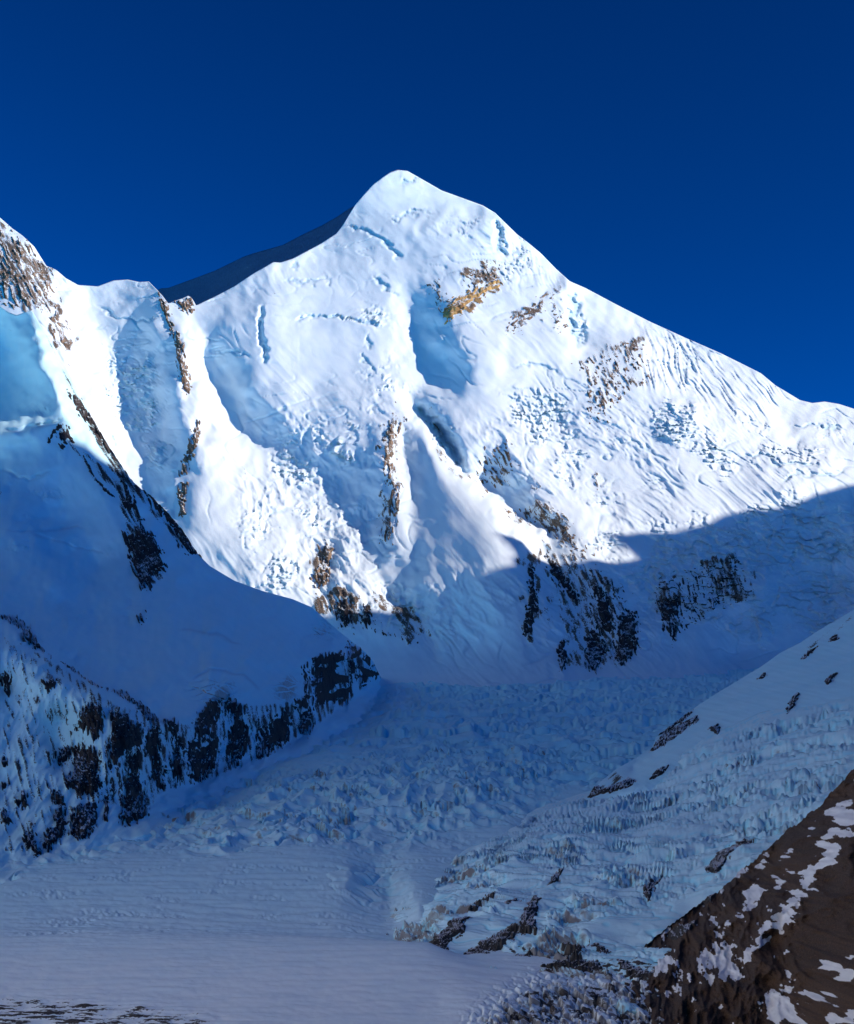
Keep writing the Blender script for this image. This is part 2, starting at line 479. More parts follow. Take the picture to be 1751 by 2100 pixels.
# relief in metres towards the viewer over a mean 50-degree face
RIB2 = [(320, 592, 10), (345, 640, 40), (365, 700, 110), (380, 790, 150), (405, 870, 150), (388, 940, 120), (372, 1010, 130), (376, 1070, 150)]
relief_lines = [
    [(-180, 380, -250), (-60, 410, -150), (0, 446, -60), (60, 500, -20), (112, 556, -60)],                 # crest of the left top
    [(0, 446, -60), (40, 540, 90), (80, 640, 150), (130, 760, 160), (200, 880, 150)],                      # its rock rib
    [(-150, 700, -100)],
    [(160, 584, -120), (190, 640, -120), (215, 760, -110), (255, 880, -40), (320, 1000, 0)],
    [(300, 700, -60), (310, 800, -60), (330, 900, 10)],           # bowl
    [(232, 575, -110), (262, 573, -90), (300, 577, -30), (320, 592, 10)],
    RIB2,
    [(402, 626, 20), (410, 700, 10), (430, 780, -50), (480, 850, -65), (545, 920, -10), (660, 1000, 40), (760, 1080, 70)],   # long couloir
    [(450, 700, 55), (520, 800, 75), (600, 880, 75), (680, 950, 75), (780, 1060, 95)],                  # its right bank
    [(400, 900, 170), (430, 1010, 160), (520, 1120, 170), (610, 1220, 190)],
    [(560, 990, 60), (620, 1090, 90), (690, 1160, 90)],
    [(402, 626, 20), (480, 587, 30), (560, 537, 70)],
    [(560, 537, 70), (545, 600, 120), (525, 650, 130), (538, 740, 110)],                                   # ice edge left of the dome
    [(575, 538, 50), (630, 514, 0), (690, 478, -40), (708, 452, -20), (745, 400, 20), (785, 363, 30), (815, 348, 20)],
    [(640, 600, 90), (640, 700, 110), (640, 800, 90)],
    [(720, 560, 90), (730, 660, 130), (720, 760, 120)],
    [(795, 500, 80), (800, 580, 120), (796, 660, 135), (805, 720, 125), (830, 790, 130)],                  # rib right of the dome
    [(812, 470, 85), (824, 560, 118), (842, 640, 95), (872, 710, 60), (915, 765, 110)],                      # hollow
    [(845, 470, 100), (880, 570, 150), (925, 660, 230), (965, 735, 240), (1000, 800, 210)],                # bright rib
    [(740, 430, 10), (800, 440, 40), (850, 450, 60), (905, 430, 40), (960, 425, 40)],
    [(860, 400, 20), (905, 392, -10), (960, 410, 0)],
    [(850, 482, 130), (900, 464, 120), (955, 450, 110), (1000, 442, 90), (1015, 440, 60)],                 # lip of the summit snowfield
    [(1000, 600, 190), (1080, 700, 190), (1100, 800, 180)],
    [(1015, 436, 50), (1060, 480, 20), (1110, 520, 0), (1165, 576, 0)],
    [(1020, 470, 110), (1024, 510, 120)],
    [(1036, 470, 60), (1050, 520, 80)],
    [(1120, 560, 60), (1155, 590, 110), (1160, 650, 140), (1166, 700, 160), (1190, 780, 170)],
    [(1180, 600, 40), (1195, 640, 60), (1185, 690, 80)],
    [(1230, 620, 10), (1330, 662, -20), (1480, 727, -60), (1600, 797, -100), (1690, 825, -170), (1760, 840, -200), (2200, 1060, -400)],
    [(1310, 690, 80), (1300, 760, 130), (1240, 830, 150)],
    [(1400, 800, 60), (1480, 860, 60), (1560, 900, 30)],
    [(1600, 860, -90), (1680, 900, -100), (1751, 920, -110)],
    [(1350, 850, 120), (1420, 830, 130)],
    [(1500, 950, 60), (1580, 960, 50), (1600, 1010, 80), (1700, 980, 0)],
    [(1100, 870, 150), (1160, 960, 140), (1220, 1060, 130), (1300, 1150, 140)],
    [(1300, 960, 110), (1380, 1060, 90)],
    [(990, 900, 190), (1050, 897, 200), (1075, 960, 190), (1100, 1020, 160), (1175, 1090, 170), (1250, 1230, 230), (1310, 1370, 260)],
    [(985, 940, 150), (980, 1000, 110), (1050, 1060, 90), (1120, 1100, 90)],
    [(812, 830, 170), (800, 900, 190), (802, 980, 200), (806, 1040, 190), (785, 1130, 170)],               # rib left of the pyramid
    [(832, 900, 125), (842, 1000, 150), (855, 1100, 195), (870, 1200, 240)],
    [(818, 828, 160), (858, 892, 190), (912, 985, 250), (950, 1080, 310), (985, 1180, 345), (1020, 1300, 330)],   # pyramid ridge
    [(862, 868, 150), (940, 962, 200), (1005, 1035, 260), (1072, 1108, 300)],
    [(850, 826, 80), (905, 890, 70), (955, 965, 70), (1015, 1020, 100), (1080, 1085, 130)],
    [(890, 820, 150), (930, 900, 190), (960, 960, 160)],
    [(1085, 1120, 280), (1110, 1250, 330), (1150, 1372, 320)],
    [(1100, 1100, 170), (1180, 1240, 210), (1230, 1370, 240)],
    [(640, 1250, 180), (700, 1150, 150), (760, 1220, 190), (820, 1320, 220)],
    [(720, 1100, 110), (830, 1220, 150), (900, 1330, 200)],
    [(400, 1420, 100), (700, 1440, 180), (1000, 1430, 280), (1300, 1430, 220)],
    [(1350, 1180, 120), (1380, 1300, 190), (1400, 1420, 200)],
    [(1320, 1100, 90), (1330, 1240, 140)],
    [(1500, 1080, 60), (1560, 1200, 90), (1560, 1300, 0)],
    [(1650, 1060, -60), (1700, 1200, -180), (1650, 1330, -120), (1500, 1350, 60), (1480, 1420, 150)],
    [(1751, 1100, -60), (1900, 1200, -100), (2150, 1400, -100)],
    [(0, 900, 0), (100, 1100, 0), (250, 1280, 0)],
]
REL = Field(relief_lines, (-180, 2200, 330, 1450))
u, v = uv(X, Y)
base = 7039.0 / (1.19 - v)
wx, wz = u * base, v * base                                  # metres across and up the undisturbed face
ROUND = np.clip(blob(X, Y, 660, 680, 130, 150) + blob(X, Y, 830, 400, 130, 60) + 1.3 * blob(X, Y, 935, 1050, 75, 130, -32), 0, 1)     # the smooth upper snowfields
WX_ = X + (1 - 0.7 * ROUND) * (15 * fbm(X / 85, Y / 85, 3, 301)); WY_ = Y + (1 - 0.7 * ROUND) * (15 * fbm(X / 85, Y / 85, 3, 302))
relief = 1.65 * REL(WX_, WY_)
relief = relief + 420 * sstep(1300, 1440, Y) ** 1.5
# streaks and ribs run down to the right
ca, sa = math.cos(math.radians(-57)), math.sin(math.radians(-57))
warp = fbm(wx / 420, wz / 420, 3, 3)
al = wx * ca + wz * sa + 60 * warp; ac = -wx * sa + wz * ca + 22 * warp
smooth = np.clip(0.9 * blob(X, Y, 660, 680, 150, 150) + 0.9 * blob(X, Y, 830, 420, 130, 60) + 1.3 * blob(X, Y, 930, 1060, 90, 140, -32) + 0.8 * blob(X, Y, 1010, 770, 90, 120, 40) + 0.6 * blob(X, Y, 1400, 980, 120, 120) + 0.7 * blob(X, Y, 450, 690, 60, 60) + 0.6 * blob(X, Y, 500, 1060, 70, 140, -30), 0, 1)
rough = 1 - 0.75 * smooth
relief = relief + 22 * fbm(wx / 520, wz / 520, 3, 11)
relief = relief + rough * 9 * (ridged(al / 950, ac / 95, 3, 21) - 0.9) * sstep(-0.1, 0.7, fbm(wx / 500, wz / 500, 2, 77))
relief = relief + rough * 7 * fbm(al / 300, ac / 110, 4, 31) + 0.9 * rough * fbm(wx / 38, wz / 38, 2, 41)
broken = np.clip(region(X, Y, [(560, 850), (760, 780), (830, 830), (800, 1000), (780, 1130), (640, 1240), (520, 1200), (480, 1000)], 50) + 0.6 * region(X, Y, [(960, 860), (1200, 780), (1330, 830), (1400, 1000), (1320, 1160), (1200, 1140), (1000, 1020)], 50) + 0.35 * region(X, Y, [(1330, 830), (1500, 800), (1760, 880), (1760, 1060), (1500, 1060)], 50) + 0.8 * region(X, Y, [(640, 1150), (900, 1200), (1300, 1100), (1400, 1380), (700, 1380)], 50), 0, 1)
relief = relief + broken * (1 - ROUND) * 24 * (ridged(al / 230, ac / 105, 4, 23, 0.55) - 1.0) * sstep(-0.5, 0.5, perlin(wx / 330, wz / 330, 79))
# broken ice: blocks and steps
serac_zones = [(270, 800, 80, 110, 0, 1.0), (330, 940, 50, 60, 0, .7), (690, 905, 90, 45, 30, .8), (600, 950, 90, 60, 35, .8), (1110, 850, 80, 60, 30, .9), (1170, 930, 50, 90, 0, .7), (1390, 870, 70, 50, 20, 1.0), (1480, 930, 50, 50, 0, .7), (1580, 940, 60, 40, 0, .7), (1660, 930, 80, 40, 0, .6), (1700, 870, 60, 30, 0, .5), (1450, 1170, 150, 110, 0, 1.3), (1630, 1110, 140, 80, 0, 1.3), (1680, 1230, 100, 90, 0, 1.1), (1540, 1270, 80, 50, 0, .9), (830, 1250, 110, 60, 25, .8), (520, 1080, 60, 90, 0, .5), (640, 1050, 90, 60, 30, .6), (580, 1170, 60, 50, 0, .8), (790, 770, 60, 60, 0, .6), (720, 880, 60, 60, 0, .5), (1240, 1000, 70, 80, 0, .4), (1250, 1130, 60, 40, 20, .9), (940, 470, 80, 25, -10, .6), (1060, 545, 40, 60, 40, .8), (1180, 650, 25, 60, 0, .8), (900, 880, 30, 70, -30, .9), (770, 650, 40, 25, 20, .8), (1200, 870, 50, 60, 0, .4), (850, 1280, 120, 60, 20, .4), (1550, 860, 80, 40, 20, .5)]
sz = np.zeros(X.shape)
for cx, cy, rx, ry, an, am in serac_zones:
    sz = np.maximum(sz, am * blob(X, Y, cx, cy, rx, ry, an))
sz = sstep(0.22, 0.95, sz * (1 + 0.5 * fbm(wx / 130, wz / 130, 3, 51)) + 0.28 * fbm(wx / 160, wz / 160, 3, 52))
f1, f2, rv, ox, oy = worley(wx / 62 + 0.5 * warp, wz / 44 + 0.4 * fbm(wx / 90, wz / 90, 2, 5), 7)
hgt = wz / 58 + 2.2 * rv + 0.9 * fbm(wx / 130, wz / 130, 3, 9)
step_ = 1 - (hgt - np.floor(hgt))                          # benches with a wall below each lip
f1b, f2b, rvb, oxb, oyb = worley(wx / 31 + 0.6 * warp, wz / 23 + 0.5 * warp, 8)
hg2 = wz / 27 + 1.7 * rvb + 0.8 * fbm(wx / 60, wz / 60, 2, 10)
blk = 44 * step_ * (0.35 + 0.65 * rv) - 16 * ox + 11 * (1 - (hg2 - np.floor(hg2))) * rvb - 9 * oxb - 14
relief = relief + sz * blk
schr = fissures(wx / 300 + 0.7 * warp, wz / 125 + 0.7 * warp, 0.045, 311) * sstep(0.0, 0.45, fbm(wx / 420, wz / 420, 2, 312)) * (1 - ROUND)
schr = np.maximum(schr, 0.8 * fissures(al / 420, ac / 120 + 0.3 * warp, 0.04, 313) * sstep(0.05, 0.5, fbm(wx / 380, wz / 380, 2, 314)) * (1 - ROUND))
relief = relief - 12 * schr
# flutes below the right skyline
for poly, amp, lam, dx_ in (([(1310, 668), (1420, 705), (1440, 800), (1380, 800), (1325, 790)], 24, 40, 0.05), ([(1400, 700), (1600, 800), (1570, 865), (1480, 850), (1400, 800)], 16, 44, 0.45), ([(1035, 470), (1150, 575), (1140, 600), (1060, 560)], 9, 32, 0.2), ([(900, 1100), (1060, 1180), (1050, 1330), (900, 1320)], 1.5, 60, 0.2)):
    w_ = region(X, Y, poly, 22)
    ph = (wx + dx_ * wz + 25 * fbm(wx / 90, wz / 260, 2, 61))
    relief = relief + w_ * amp * (ridged(ph / lam, wz / 420, 2, 62) - 0.9)
# open cracks and ice edges: (line, width in picture units, drop in metres, raised lip in metres)
cracks = [([(592, 662), (620, 652), (660, 647), (700, 649), (735, 656), (762, 666), (790, 664)], 3.0, 16, 12), ([(540, 625), (530, 655), (536, 690), (543, 720), (540, 745)], 5, 34, 18), ([(575, 575), (630, 580), (668, 574), (676, 580), (664, 572)], 3, 12, 6), ([(590, 542), (610, 545), (590, 548)], 3, 12, 6), ([(706, 462), (745, 472), (790, 494), (812, 515), (820, 540)], 3.5, 16, 12), ([(755, 565), (790, 585), (815, 605)], 3, 14, 8), ([(790, 455), (830, 440), (870, 434), (890, 432)], 2.5, 10, 10), ([(820, 374), (850, 366), (872, 372)], 2.5, 9, 9), ([(758, 685), (757, 700), (762, 718)], 2.5, 14, 0), ([(733, 723), (750, 738), (770, 756)], 3, 16, 0), ([(1012, 452), (1026, 475), (1018, 495), (1034, 520)], 7, 75, 0), ([(1050, 750), (1090, 745), (1140, 760), (1150, 770)], 2.5, 10, 6), ([(1240, 905), (1300, 905), (1340, 930), (1380, 950)], 2.5, 9, 6), ([(1510, 940), (1560, 925), (1600, 950), (1680, 952)], 3, 14, 10), ([(1590, 985), (1640, 970), (1700, 975), (1740, 960)], 3, 12, 8), ([(1620, 880), (1680, 870), (1740, 885)], 3, 10, 8), ([(340, 640), (300, 660), (240, 650), (200, 625)], 3, 12, 8), ([(430, 715), (470, 720), (520, 735)], 3, 12, 6), ([(850, 826), (862, 850), (885, 868), (905, 890), (925, 920), (945, 955)], 12, 110, 0), ([(1164, 592), (1180, 630), (1170, 660), (1186, 690), (1180, 720)], 9, 62, 10)]
ice = 0.7 * schr
jx, jy = 9 * fbm(wx / 75, wz / 75, 3, 71), 9 * fbm(wx / 75, wz / 75, 3, 72)
for ln, wd, dp, lip in cracks:
    b = near_line(X, Y, ln, 70)
    d, tt = line_dist(X[b] + jx[b], Y[b] + jy[b], ln)
    ends = sstep(0, 0.15, tt) * sstep(0, 0.15, 1 - tt)
    cut = np.exp(-(d / wd) ** 2) * ends
    relief[b] += -dp * cut + lip * ends * np.exp(-d / 26) * sstep(wd * 0.8, wd * 1.8, d)
    ice[b] = np.maximum(ice[b], cut)
# bare rock: (outline, share of rock, ochre)
rock_zones = [
    ([(-180, 380), (0, 446), (60, 492), (112, 556), (112, 600), (80, 630), (40, 640), (0, 610), (-180, 600)], .50, 0, 62),
    ([(70, 600), (110, 600), (150, 700), (140, 740), (110, 700)], .5, 0, 60),
    ([(322, 594), (348, 620), (352, 660), (385, 745), (390, 810), (370, 800), (352, 700)], .55, .1, 70),
    ([(868, 575), (905, 560), (920, 610), (905, 650), (885, 610)], .42, .2, 60),
    ([(945, 560), (1000, 525), (1030, 555), (1020, 590), (960, 585)], .50, .35, 30),
    ([(900, 640), (960, 600), (1030, 580), (1030, 600), (960, 640), (930, 665)], .55, .6, 30),
    ([(1030, 650), (1135, 585), (1145, 610), (1090, 650), (1060, 685), (1035, 685)], .52, .05, 20),
    ([(1130, 610), (1160, 640), (1150, 690), (1120, 680)], .42, .1, 60),
    ([(1170, 740), (1230, 710), (1310, 675), (1315, 760), (1300, 830), (1260, 850), (1210, 800)], .36, .12, 65),
    ([(1190, 790), (1230, 800), (1250, 860), (1215, 850)], .42, .1, 65),
    ([(1270, 700), (1310, 680), (1312, 735), (1280, 740)], .52, .2, 60),
    ([(770, 910), (815, 830), (826, 880), (810, 930), (822, 1040), (800, 1115), (778, 1112), (795, 1000)], .55, .12, 85),
    ([(820, 830), (870, 900), (960, 960), (1000, 1030), (985, 1035), (900, 940), (850, 880)], .44, .3, 55),
    ([(995, 990), (1030, 945), (1060, 900), (1065, 960), (1030, 1000)], .42, .5, 40),
    ([(845, 822), (870, 835), (915, 880), (952, 950), (940, 972), (915, 940), (885, 895)], .46, 0, 50),
    ([(1010, 1040), (1060, 1030), (1150, 1040), (1180, 1090), (1240, 1150), (1180, 1140), (1100, 1080)], .50, .05, 50),
    ([(1080, 960), (1120, 1010), (1190, 1090), (1170, 1100), (1090, 1010)], .46, .05, 50),
    ([(1200, 960), (1240, 950), (1250, 1020), (1215, 1000)], .42, .3, 60),
    ([(640, 1120), (680, 1110), (690, 1150), (665, 1215), (640, 1200)], .5, .2, 80),
    ([(640, 1230), (700, 1180), (760, 1240), (760, 1300), (690, 1290)], .53, 0, 65),
    ([(740, 1200), (850, 1220), (900, 1310), (830, 1320)], .49, 0, 55),
    ([(1072, 1120), (1100, 1120), (1120, 1250), (1110, 1310), (1070, 1320), (1075, 1220)], .54, 0, 75),
    ([(1100, 1110), (1190, 1120), (1300, 1220), (1310, 1350), (1260, 1380), (1150, 1380), (1130, 1270)], .40, 0, 65),
    ([(1340, 1190), (1400, 1170), (1400, 1280), (1380, 1320), (1345, 1270)], .52, 0, 75),
    ([(1430, 1140), (1520, 1130), (1540, 1230), (1500, 1250), (1440, 1200)], .48, 0, 75),
    ([(480, 950), (520, 960), (510, 1010), (490, 1000)], .40, .1, 60),
    ([(1585, 800), (1605, 790), (1608, 810), (1590, 815)], .6, .1, 60),
    ([(545, 590), (580, 565), (578, 590), (550, 600)], .5, .5, 60),
]
rock = np.zeros(X.shape); warm = np.zeros(X.shape)
rwx, rwy = 24 * fbm(X / 45, Y / 45, 3, 303), 24 * fbm(X / 45, Y / 45, 3, 304)
for poly, dens, wm, ang in rock_zones:
    r_ = region(X + rwx, Y + rwy, poly, 20)
    a_ = math.radians(ang)
    b = r_ > 0
    A_ = X[b] * math.cos(a_) + Y[b] * math.sin(a_); C_ = -X[b] * math.sin(a_) + Y[b] * math.cos(a_)
    k_ = fbm(A_ / 34 + 0.4 * warp[b], C_ / 8.5 + 0.5 * warp[b], 3, 91 + int(ang))
    val = r_[b] * (dens + 0.05 + 0.10 * perlin(X[b] / 45, Y[b] / 45, 98)) + np.minimum(r_[b], 0.9) * (0.26 * k_ + 0.16 * perlin(A_ / 13, C_ / 5.5, 97)) - (1 - r_[b]) * 0.2
    rock[b] = np.maximum(rock[b], val)
    warm[b] = np.maximum(warm[b], wm * r_[b] * sstep(-0.3, 0.5, perlin(X[b] / 18, Y[b] / 18, 93) + (wm - 0.4)))
rock = np.clip(rock, 0, 1)
relief = relief + 11 * sstep(0.40, 0.62, rock) * (0.6 + 0.6 * ridged(X / 20, Y / 20, 2, 95))
edge = sstep(0, 0.015, np.repeat(M.T[:, None], X.shape[1], 1))
M.finish(base - relief)
nrm = slope_of(M.P)
steepM = sz * sstep(0.6, 0.3, nrm[..., 2])  # painted relief shading: steep serac walls turn bluer, and greyer low down
ice = np.clip(0.6 * ice + 0.35 * steepM, 0, 1)
peak = M.build('snow_peak', MAT_PEAK, {'rock': rock, 'warm': warm, 'ice': ice, 'dirt_shade': np.clip(0.18 * steepM * sstep(1000, 1080, Y), 0, 1)}, back=10, back_run=2600, back_drop=2600, left=-0.35, right=-0.35)
structure(peak, 'high sunlit snow peak with broken ice and rock bands rising behind the glacier')

# the far snow ridge left of the summit, its shade painted as dark blue
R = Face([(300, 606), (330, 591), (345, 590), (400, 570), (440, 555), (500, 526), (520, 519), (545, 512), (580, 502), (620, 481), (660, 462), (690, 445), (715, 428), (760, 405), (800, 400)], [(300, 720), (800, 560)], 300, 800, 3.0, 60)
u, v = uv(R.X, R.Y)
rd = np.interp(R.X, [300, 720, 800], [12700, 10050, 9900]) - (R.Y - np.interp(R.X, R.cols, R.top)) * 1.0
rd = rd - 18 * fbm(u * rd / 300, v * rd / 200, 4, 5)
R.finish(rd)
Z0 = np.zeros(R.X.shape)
ridge = R.build('far_ridge', MAT_RIDGE_SHADE, {'rock': Z0 + 0.80 + 0.25 * fbm(R.X / 60, R.Y / 20, 3, 6), 'warm': Z0, 'ice': Z0, 'dirt_shade': Z0}, back=6, back_run=1500, back_drop=1800)  # the rock mask here only carries the painted shade colour
structure(ridge, 'snow ridge painted in dark shade, falling to the left behind the sunlit summit')

def rock_things(face, items, mat, thick, name, **kw):
    for i, (p, label, group) in enumerate(items):
        for ob in outcrop(face, p, mat, None, thick, name=name, seed=i * 13 + int(p[0][0]), label=label, single=True, **kw):
            ob['category'] = 'rock'
            if group: ob['group'] = group

def rocks(face, polys, mat, parent, thick, **kw):
    for i, p in enumerate(polys):
        outcrop(face, p, mat, parent, thick, seed=i * 13 + int(p[0][0]), **kw)

rocks(M, [[(322, 596), (346, 625), (352, 660), (372, 692), (386, 760), (393, 803), (380, 810), (367, 762), (356, 700), (338, 650)],
          [(404, 858), (414, 880), (402, 920), (388, 950), (384, 975), (366, 975), (372, 950), (386, 910)],
          [(370, 985), (384, 990), (380, 1058), (366, 1060), (362, 1010)],
          [(358, 620), (372, 612), (386, 605), (402, 626), (388, 640), (368, 634)],
          [(668, 1112), (684, 1130), (672, 1190), (652, 1214), (640, 1182), (660, 1152)]], ROCK_GREY, peak, 16, grain=4.5, ang=70, ragged=6, step=1.8)
rocks(M, [[(905, 640), (930, 610), (960, 598), (985, 588), (1024, 570), (1028, 588), (990, 604), (965, 620), (940, 648), (915, 662)]], ROCK_GOLD, peak, 14, grain=5, ang=-35, ragged=7, step=1.8)
rocks(M, [[(1086, 1150), (1098, 1180), (1104, 1250), (1086, 1310), (1072, 1300), (1082, 1230)],
          [(1120, 1130), (1160, 1180), (1190, 1230), (1180, 1240), (1130, 1180)],
          [(1220, 1200), (1250, 1230), (1260, 1290), (1240, 1300), (1225, 1250)],
          [(1200, 1310), (1225, 1290), (1240, 1340), (1220, 1375), (1200, 1370)],
          [(1270, 1260), (1306, 1250), (1308, 1330), (1280, 1365), (1260, 1350), (1268, 1310)],
          [(1345, 1235), (1390, 1220), (1392, 1260), (1365, 1275)], [(1355, 1280), (1385, 1275), (1384, 1315), (1370, 1300)],
          [(690, 1230), (715, 1225), (722, 1275), (700, 1290)], [(745, 1240), (760, 1240), (762, 1285), (748, 1280)],
          [(1140, 1325), (1160, 1310), (1165, 1360), (1150, 1375)]], ROCK_DARK, peak, 14, grain=4.5, ang=66, ragged=8, step=1.8)

rocks(M, [[(1172, 742), (1225, 715), (1308, 676), (1314, 760), (1298, 815), (1262, 840), (1232, 850), (1205, 800)], [(1190, 790), (1240, 800), (1262, 870), (1230, 900), (1200, 850)], [(1270, 690), (1330, 700), (1340, 780), (1310, 820), (1290, 760)]], ROCK_GREY, peak, 12, grain=5.5, ang=62, streak=2.6, step=1.8, frag=6.6)
rocks(M, [[(1032, 655), (1080, 618), (1132, 584), (1146, 605), (1105, 642), (1066, 684), (1036, 688)], [(1128, 625), (1158, 640), (1152, 688), (1126, 680)]], ROCK_GREY, peak, 11, grain=4.5, ang=-40, streak=3.2, step=1.8, frag=4.6)
rocks(M, [[(940, 562), (985, 534), (1028, 526), (1032, 585), (985, 592), (948, 590)], [(868, 580), (900, 560), (925, 610), (905, 655), (884, 615)]], ROCK_GREY, peak, 11, grain=4.5, ang=62, streak=2.5, step=1.8, frag=5.4)
rocks(M, [[(770, 912), (812, 832), (828, 880), (812, 930), (824, 1040), (804, 1112), (776, 1116), (792, 1000)]], ROCK_GREY, peak, 13, grain=5, ang=84, streak=3.0, step=1.8, frag=3.6)
rocks(M, [[(1005, 1046), (1060, 1028), (1150, 1040), (1185, 1092), (1250, 1155), (1180, 1145), (1090, 1090)], [(1080, 960), (1120, 1010), (1190, 1085), (1160, 1090), (1085, 1005)], [(962, 975), (1000, 905), (1055, 895), (1064, 960), (1030, 1000), (985, 1030)]], ROCK_GREY, peak, 11, grain=4.5, ang=56, streak=3.0, step=1.8, frag=6.2)
rocks(M, [[(690, 1180), (760, 1235), (800, 1290), (900, 1330), (760, 1310), (690, 1290), (655, 1240)], [(1190, 1120), (1300, 1220), (1312, 1350), (1265, 1380), (1200, 1300)], [(1340, 1180), (1400, 1170), (1520, 1130), (1545, 1230), (1480, 1250), (1380, 1325), (1345, 1270)]], ROCK_DARK, peak, 11, grain=5, ang=66, streak=3.4, step=1.8, frag=6.6)
rocks(M, [[(-20, 440), (60, 494), (114, 556), (118, 610), (70, 640), (20, 640), (-20, 610)], [(75, 605), (112, 600), (152, 700), (145, 745), (108, 700)]], ROCK_GREY, peak, 14, grain=6, ang=62, streak=3.0, step=1.8, frag=4.6)

# ------------------------------------------------------------------ the glacier in the valley
GH, GS = 363.0, 0.165                                         # its mean plane: z = -GH + GS*y
def gdepth(Y):
    return GH / (GS - (HORIZON - np.asarray(Y, float)) / FOC)

G = Face([(-300, 1362), (2100, 1362)], [(-300, 2180), (2100, 2180)], -220, 1980, 2.25, 520)
X, Y = G.X, G.Y
u, v = uv(X, Y)
gd = gdepth(Y)
wx, wy = u * gd, gd
swell = Field([
    [(-220, 1926, 5), (0, 1922, 5), (300, 1926, 6), (600, 1934, 7), (880, 1944, 7), (985, 1985, 4), (1100, 2030, 2)],      # crest of the near snow hump
    [(-220, 1890, -4), (200, 1890, -5), (500, 1896, -7), (760, 1906, -11), (860, 1915, -14), (940, 1940, -10)],
    [(-220, 2180, 0), (300, 2180, 0), (800, 2180, 0), (1300, 2180, 0), (1900, 2180, 0)],
    [(0, 2050, 3), (500, 2050, 3), (900, 2060, 2)],
    [(770, 1770, -8), (800, 1820, -14), (822, 1880, -17), (830, 1915, -16)],
    [(840, 1800, 0), (860, 1860, 0)],
    [(0, 1800, 2), (300, 1790, 4), (600, 1780, 6), (720, 1800, 4)],
    [(450, 1680, 8), (620, 1640, 20), (800, 1630, 26), (950, 1650, 18), (1040, 1690, 4)],
    [(700, 1700, 8), (850, 1715, 2), (1000, 1730, -6)],
    [(350, 1640, -10), (480, 1570, -16), (640, 1495, -22), (760, 1410, -30)],
    [(1100, 1650, -8), (1180, 1640, -14)],
    [(600, 1560, 4), (900, 1520, 8), (1200, 1520, 0)],
    [(800, 1440, 0), (1100, 1430, 10), (1400, 1410, 20)],
    [(700, 1370, 0), (1000, 1370, 0), (1500, 1370, 30), (1900, 1370, 60)],
    [(1500, 1700, 0), (1800, 1600, 0), (1500, 1900, 0), (1900, 1900, 0)],
    [(-220, 1700, 0), (0, 1560, 0), (200, 1400, 0)],
], (-220, 1980, 1362, 2180))
dz = swell(X, Y)
warp = fbm(wx / 130, wy / 130, 3, 4)
w2 = fbm(wx / 40, wy / 40, 2, 6)
bulk = np.clip(blob(X, Y, 780, 1650, 330, 75, -4) * 1.35 + 0.8 * blob(X, Y, 560, 1700, 220, 45, -10) + 0.5 * blob(X, Y, 980, 1560, 260, 50, -3), 0, 1)
FOOT = [(-200, 1840), (0, 1795), (75, 1768), (150, 1750), (300, 1715), (345, 1668), (450, 1605), (540, 1570), (635, 1520), (720, 1452), (785, 1392)]
margin = np.exp(-(line_dist(X, Y, FOOT)[0] / 26) ** 2)
bulk = bulk + 0.55 * margin
bulk = np.clip(sstep(0.22, 0.8, bulk + 0.22 * fbm(wx / 150, wy / 200, 3, 8)) + 0.5 * blob(X, Y, 770, 1800, 70, 45), 0, 1)
upper = region(X, Y, [(600, 1545), (760, 1440), (860, 1385), (1200, 1380), (1600, 1362), (1500, 1440), (1250, 1600), (1000, 1560)], 40)
# the icefall's blocks lie across the flow, which comes down to the left
t_ = math.radians(24)
fx_ = wx * math.cos(t_) + wy * math.sin(t_); fy_ = -wx * math.sin(t_) + wy * math.cos(t_)
clump = sstep(-0.15, 0.5, fbm(wx / 110, wy / 190, 3, 9))
f1, f2, rv, ox, oy = worley(fx_ / 46 + 0.9 * warp, fy_ / 95 + 0.8 * warp, 17)
gap = 1 - sstep(0.02, 0.14, f2 - f1)
crv = np.maximum(fissures(fx_ / 120 + warp, fy_ / 62 + 1.3 * warp, 0.07, 61), 0.8 * fissures(fx_ / 60 + w2 * 0.3, fy_ / 110 + warp, 0.06, 62))
blocks = clump * ((rv - 0.4) * 7 - 6 * ox - 4 * oy - 7 * gap) + 9 * (ridged(fx_ / 70 + 0.5 * warp, fy_ / 120 + 0.6 * warp, 2, 63) - 0.9) - 9 * crv * (0.35 + 0.65 * clump)
gap = np.maximum(gap * clump, crv)
dz = dz + 1.2 * bulk * blocks
# broad transverse crevasses of the upper basin
f1u, f2u, rvu, oxu, oyu = worley(wx / 230 + 0.5 * warp, wy / 250 + 0.6 * warp, 27)
gapu = (1 - sstep(0.02, 0.10, f2u - f1u))
lines_u = fissures(wx / 420 + 0.5 * warp, wy / 170 + 0.5 * warp + 0.0008 * wx, 0.09, 64)
dz = dz + 1.3 * upper * sstep(1372, 1400, Y) * ((rvu - 0.5) * 7 - 6 * oyu - 4 * gapu - 13 * lines_u + 11 * (ridged(wx / 260, wy / 240 + 0.5 * warp, 2, 65) - 0.9) + 3.0 * fbm(wx / 60, wy / 210, 2, 29))
gapu = np.maximum(gapu * 0.5, lines_u)
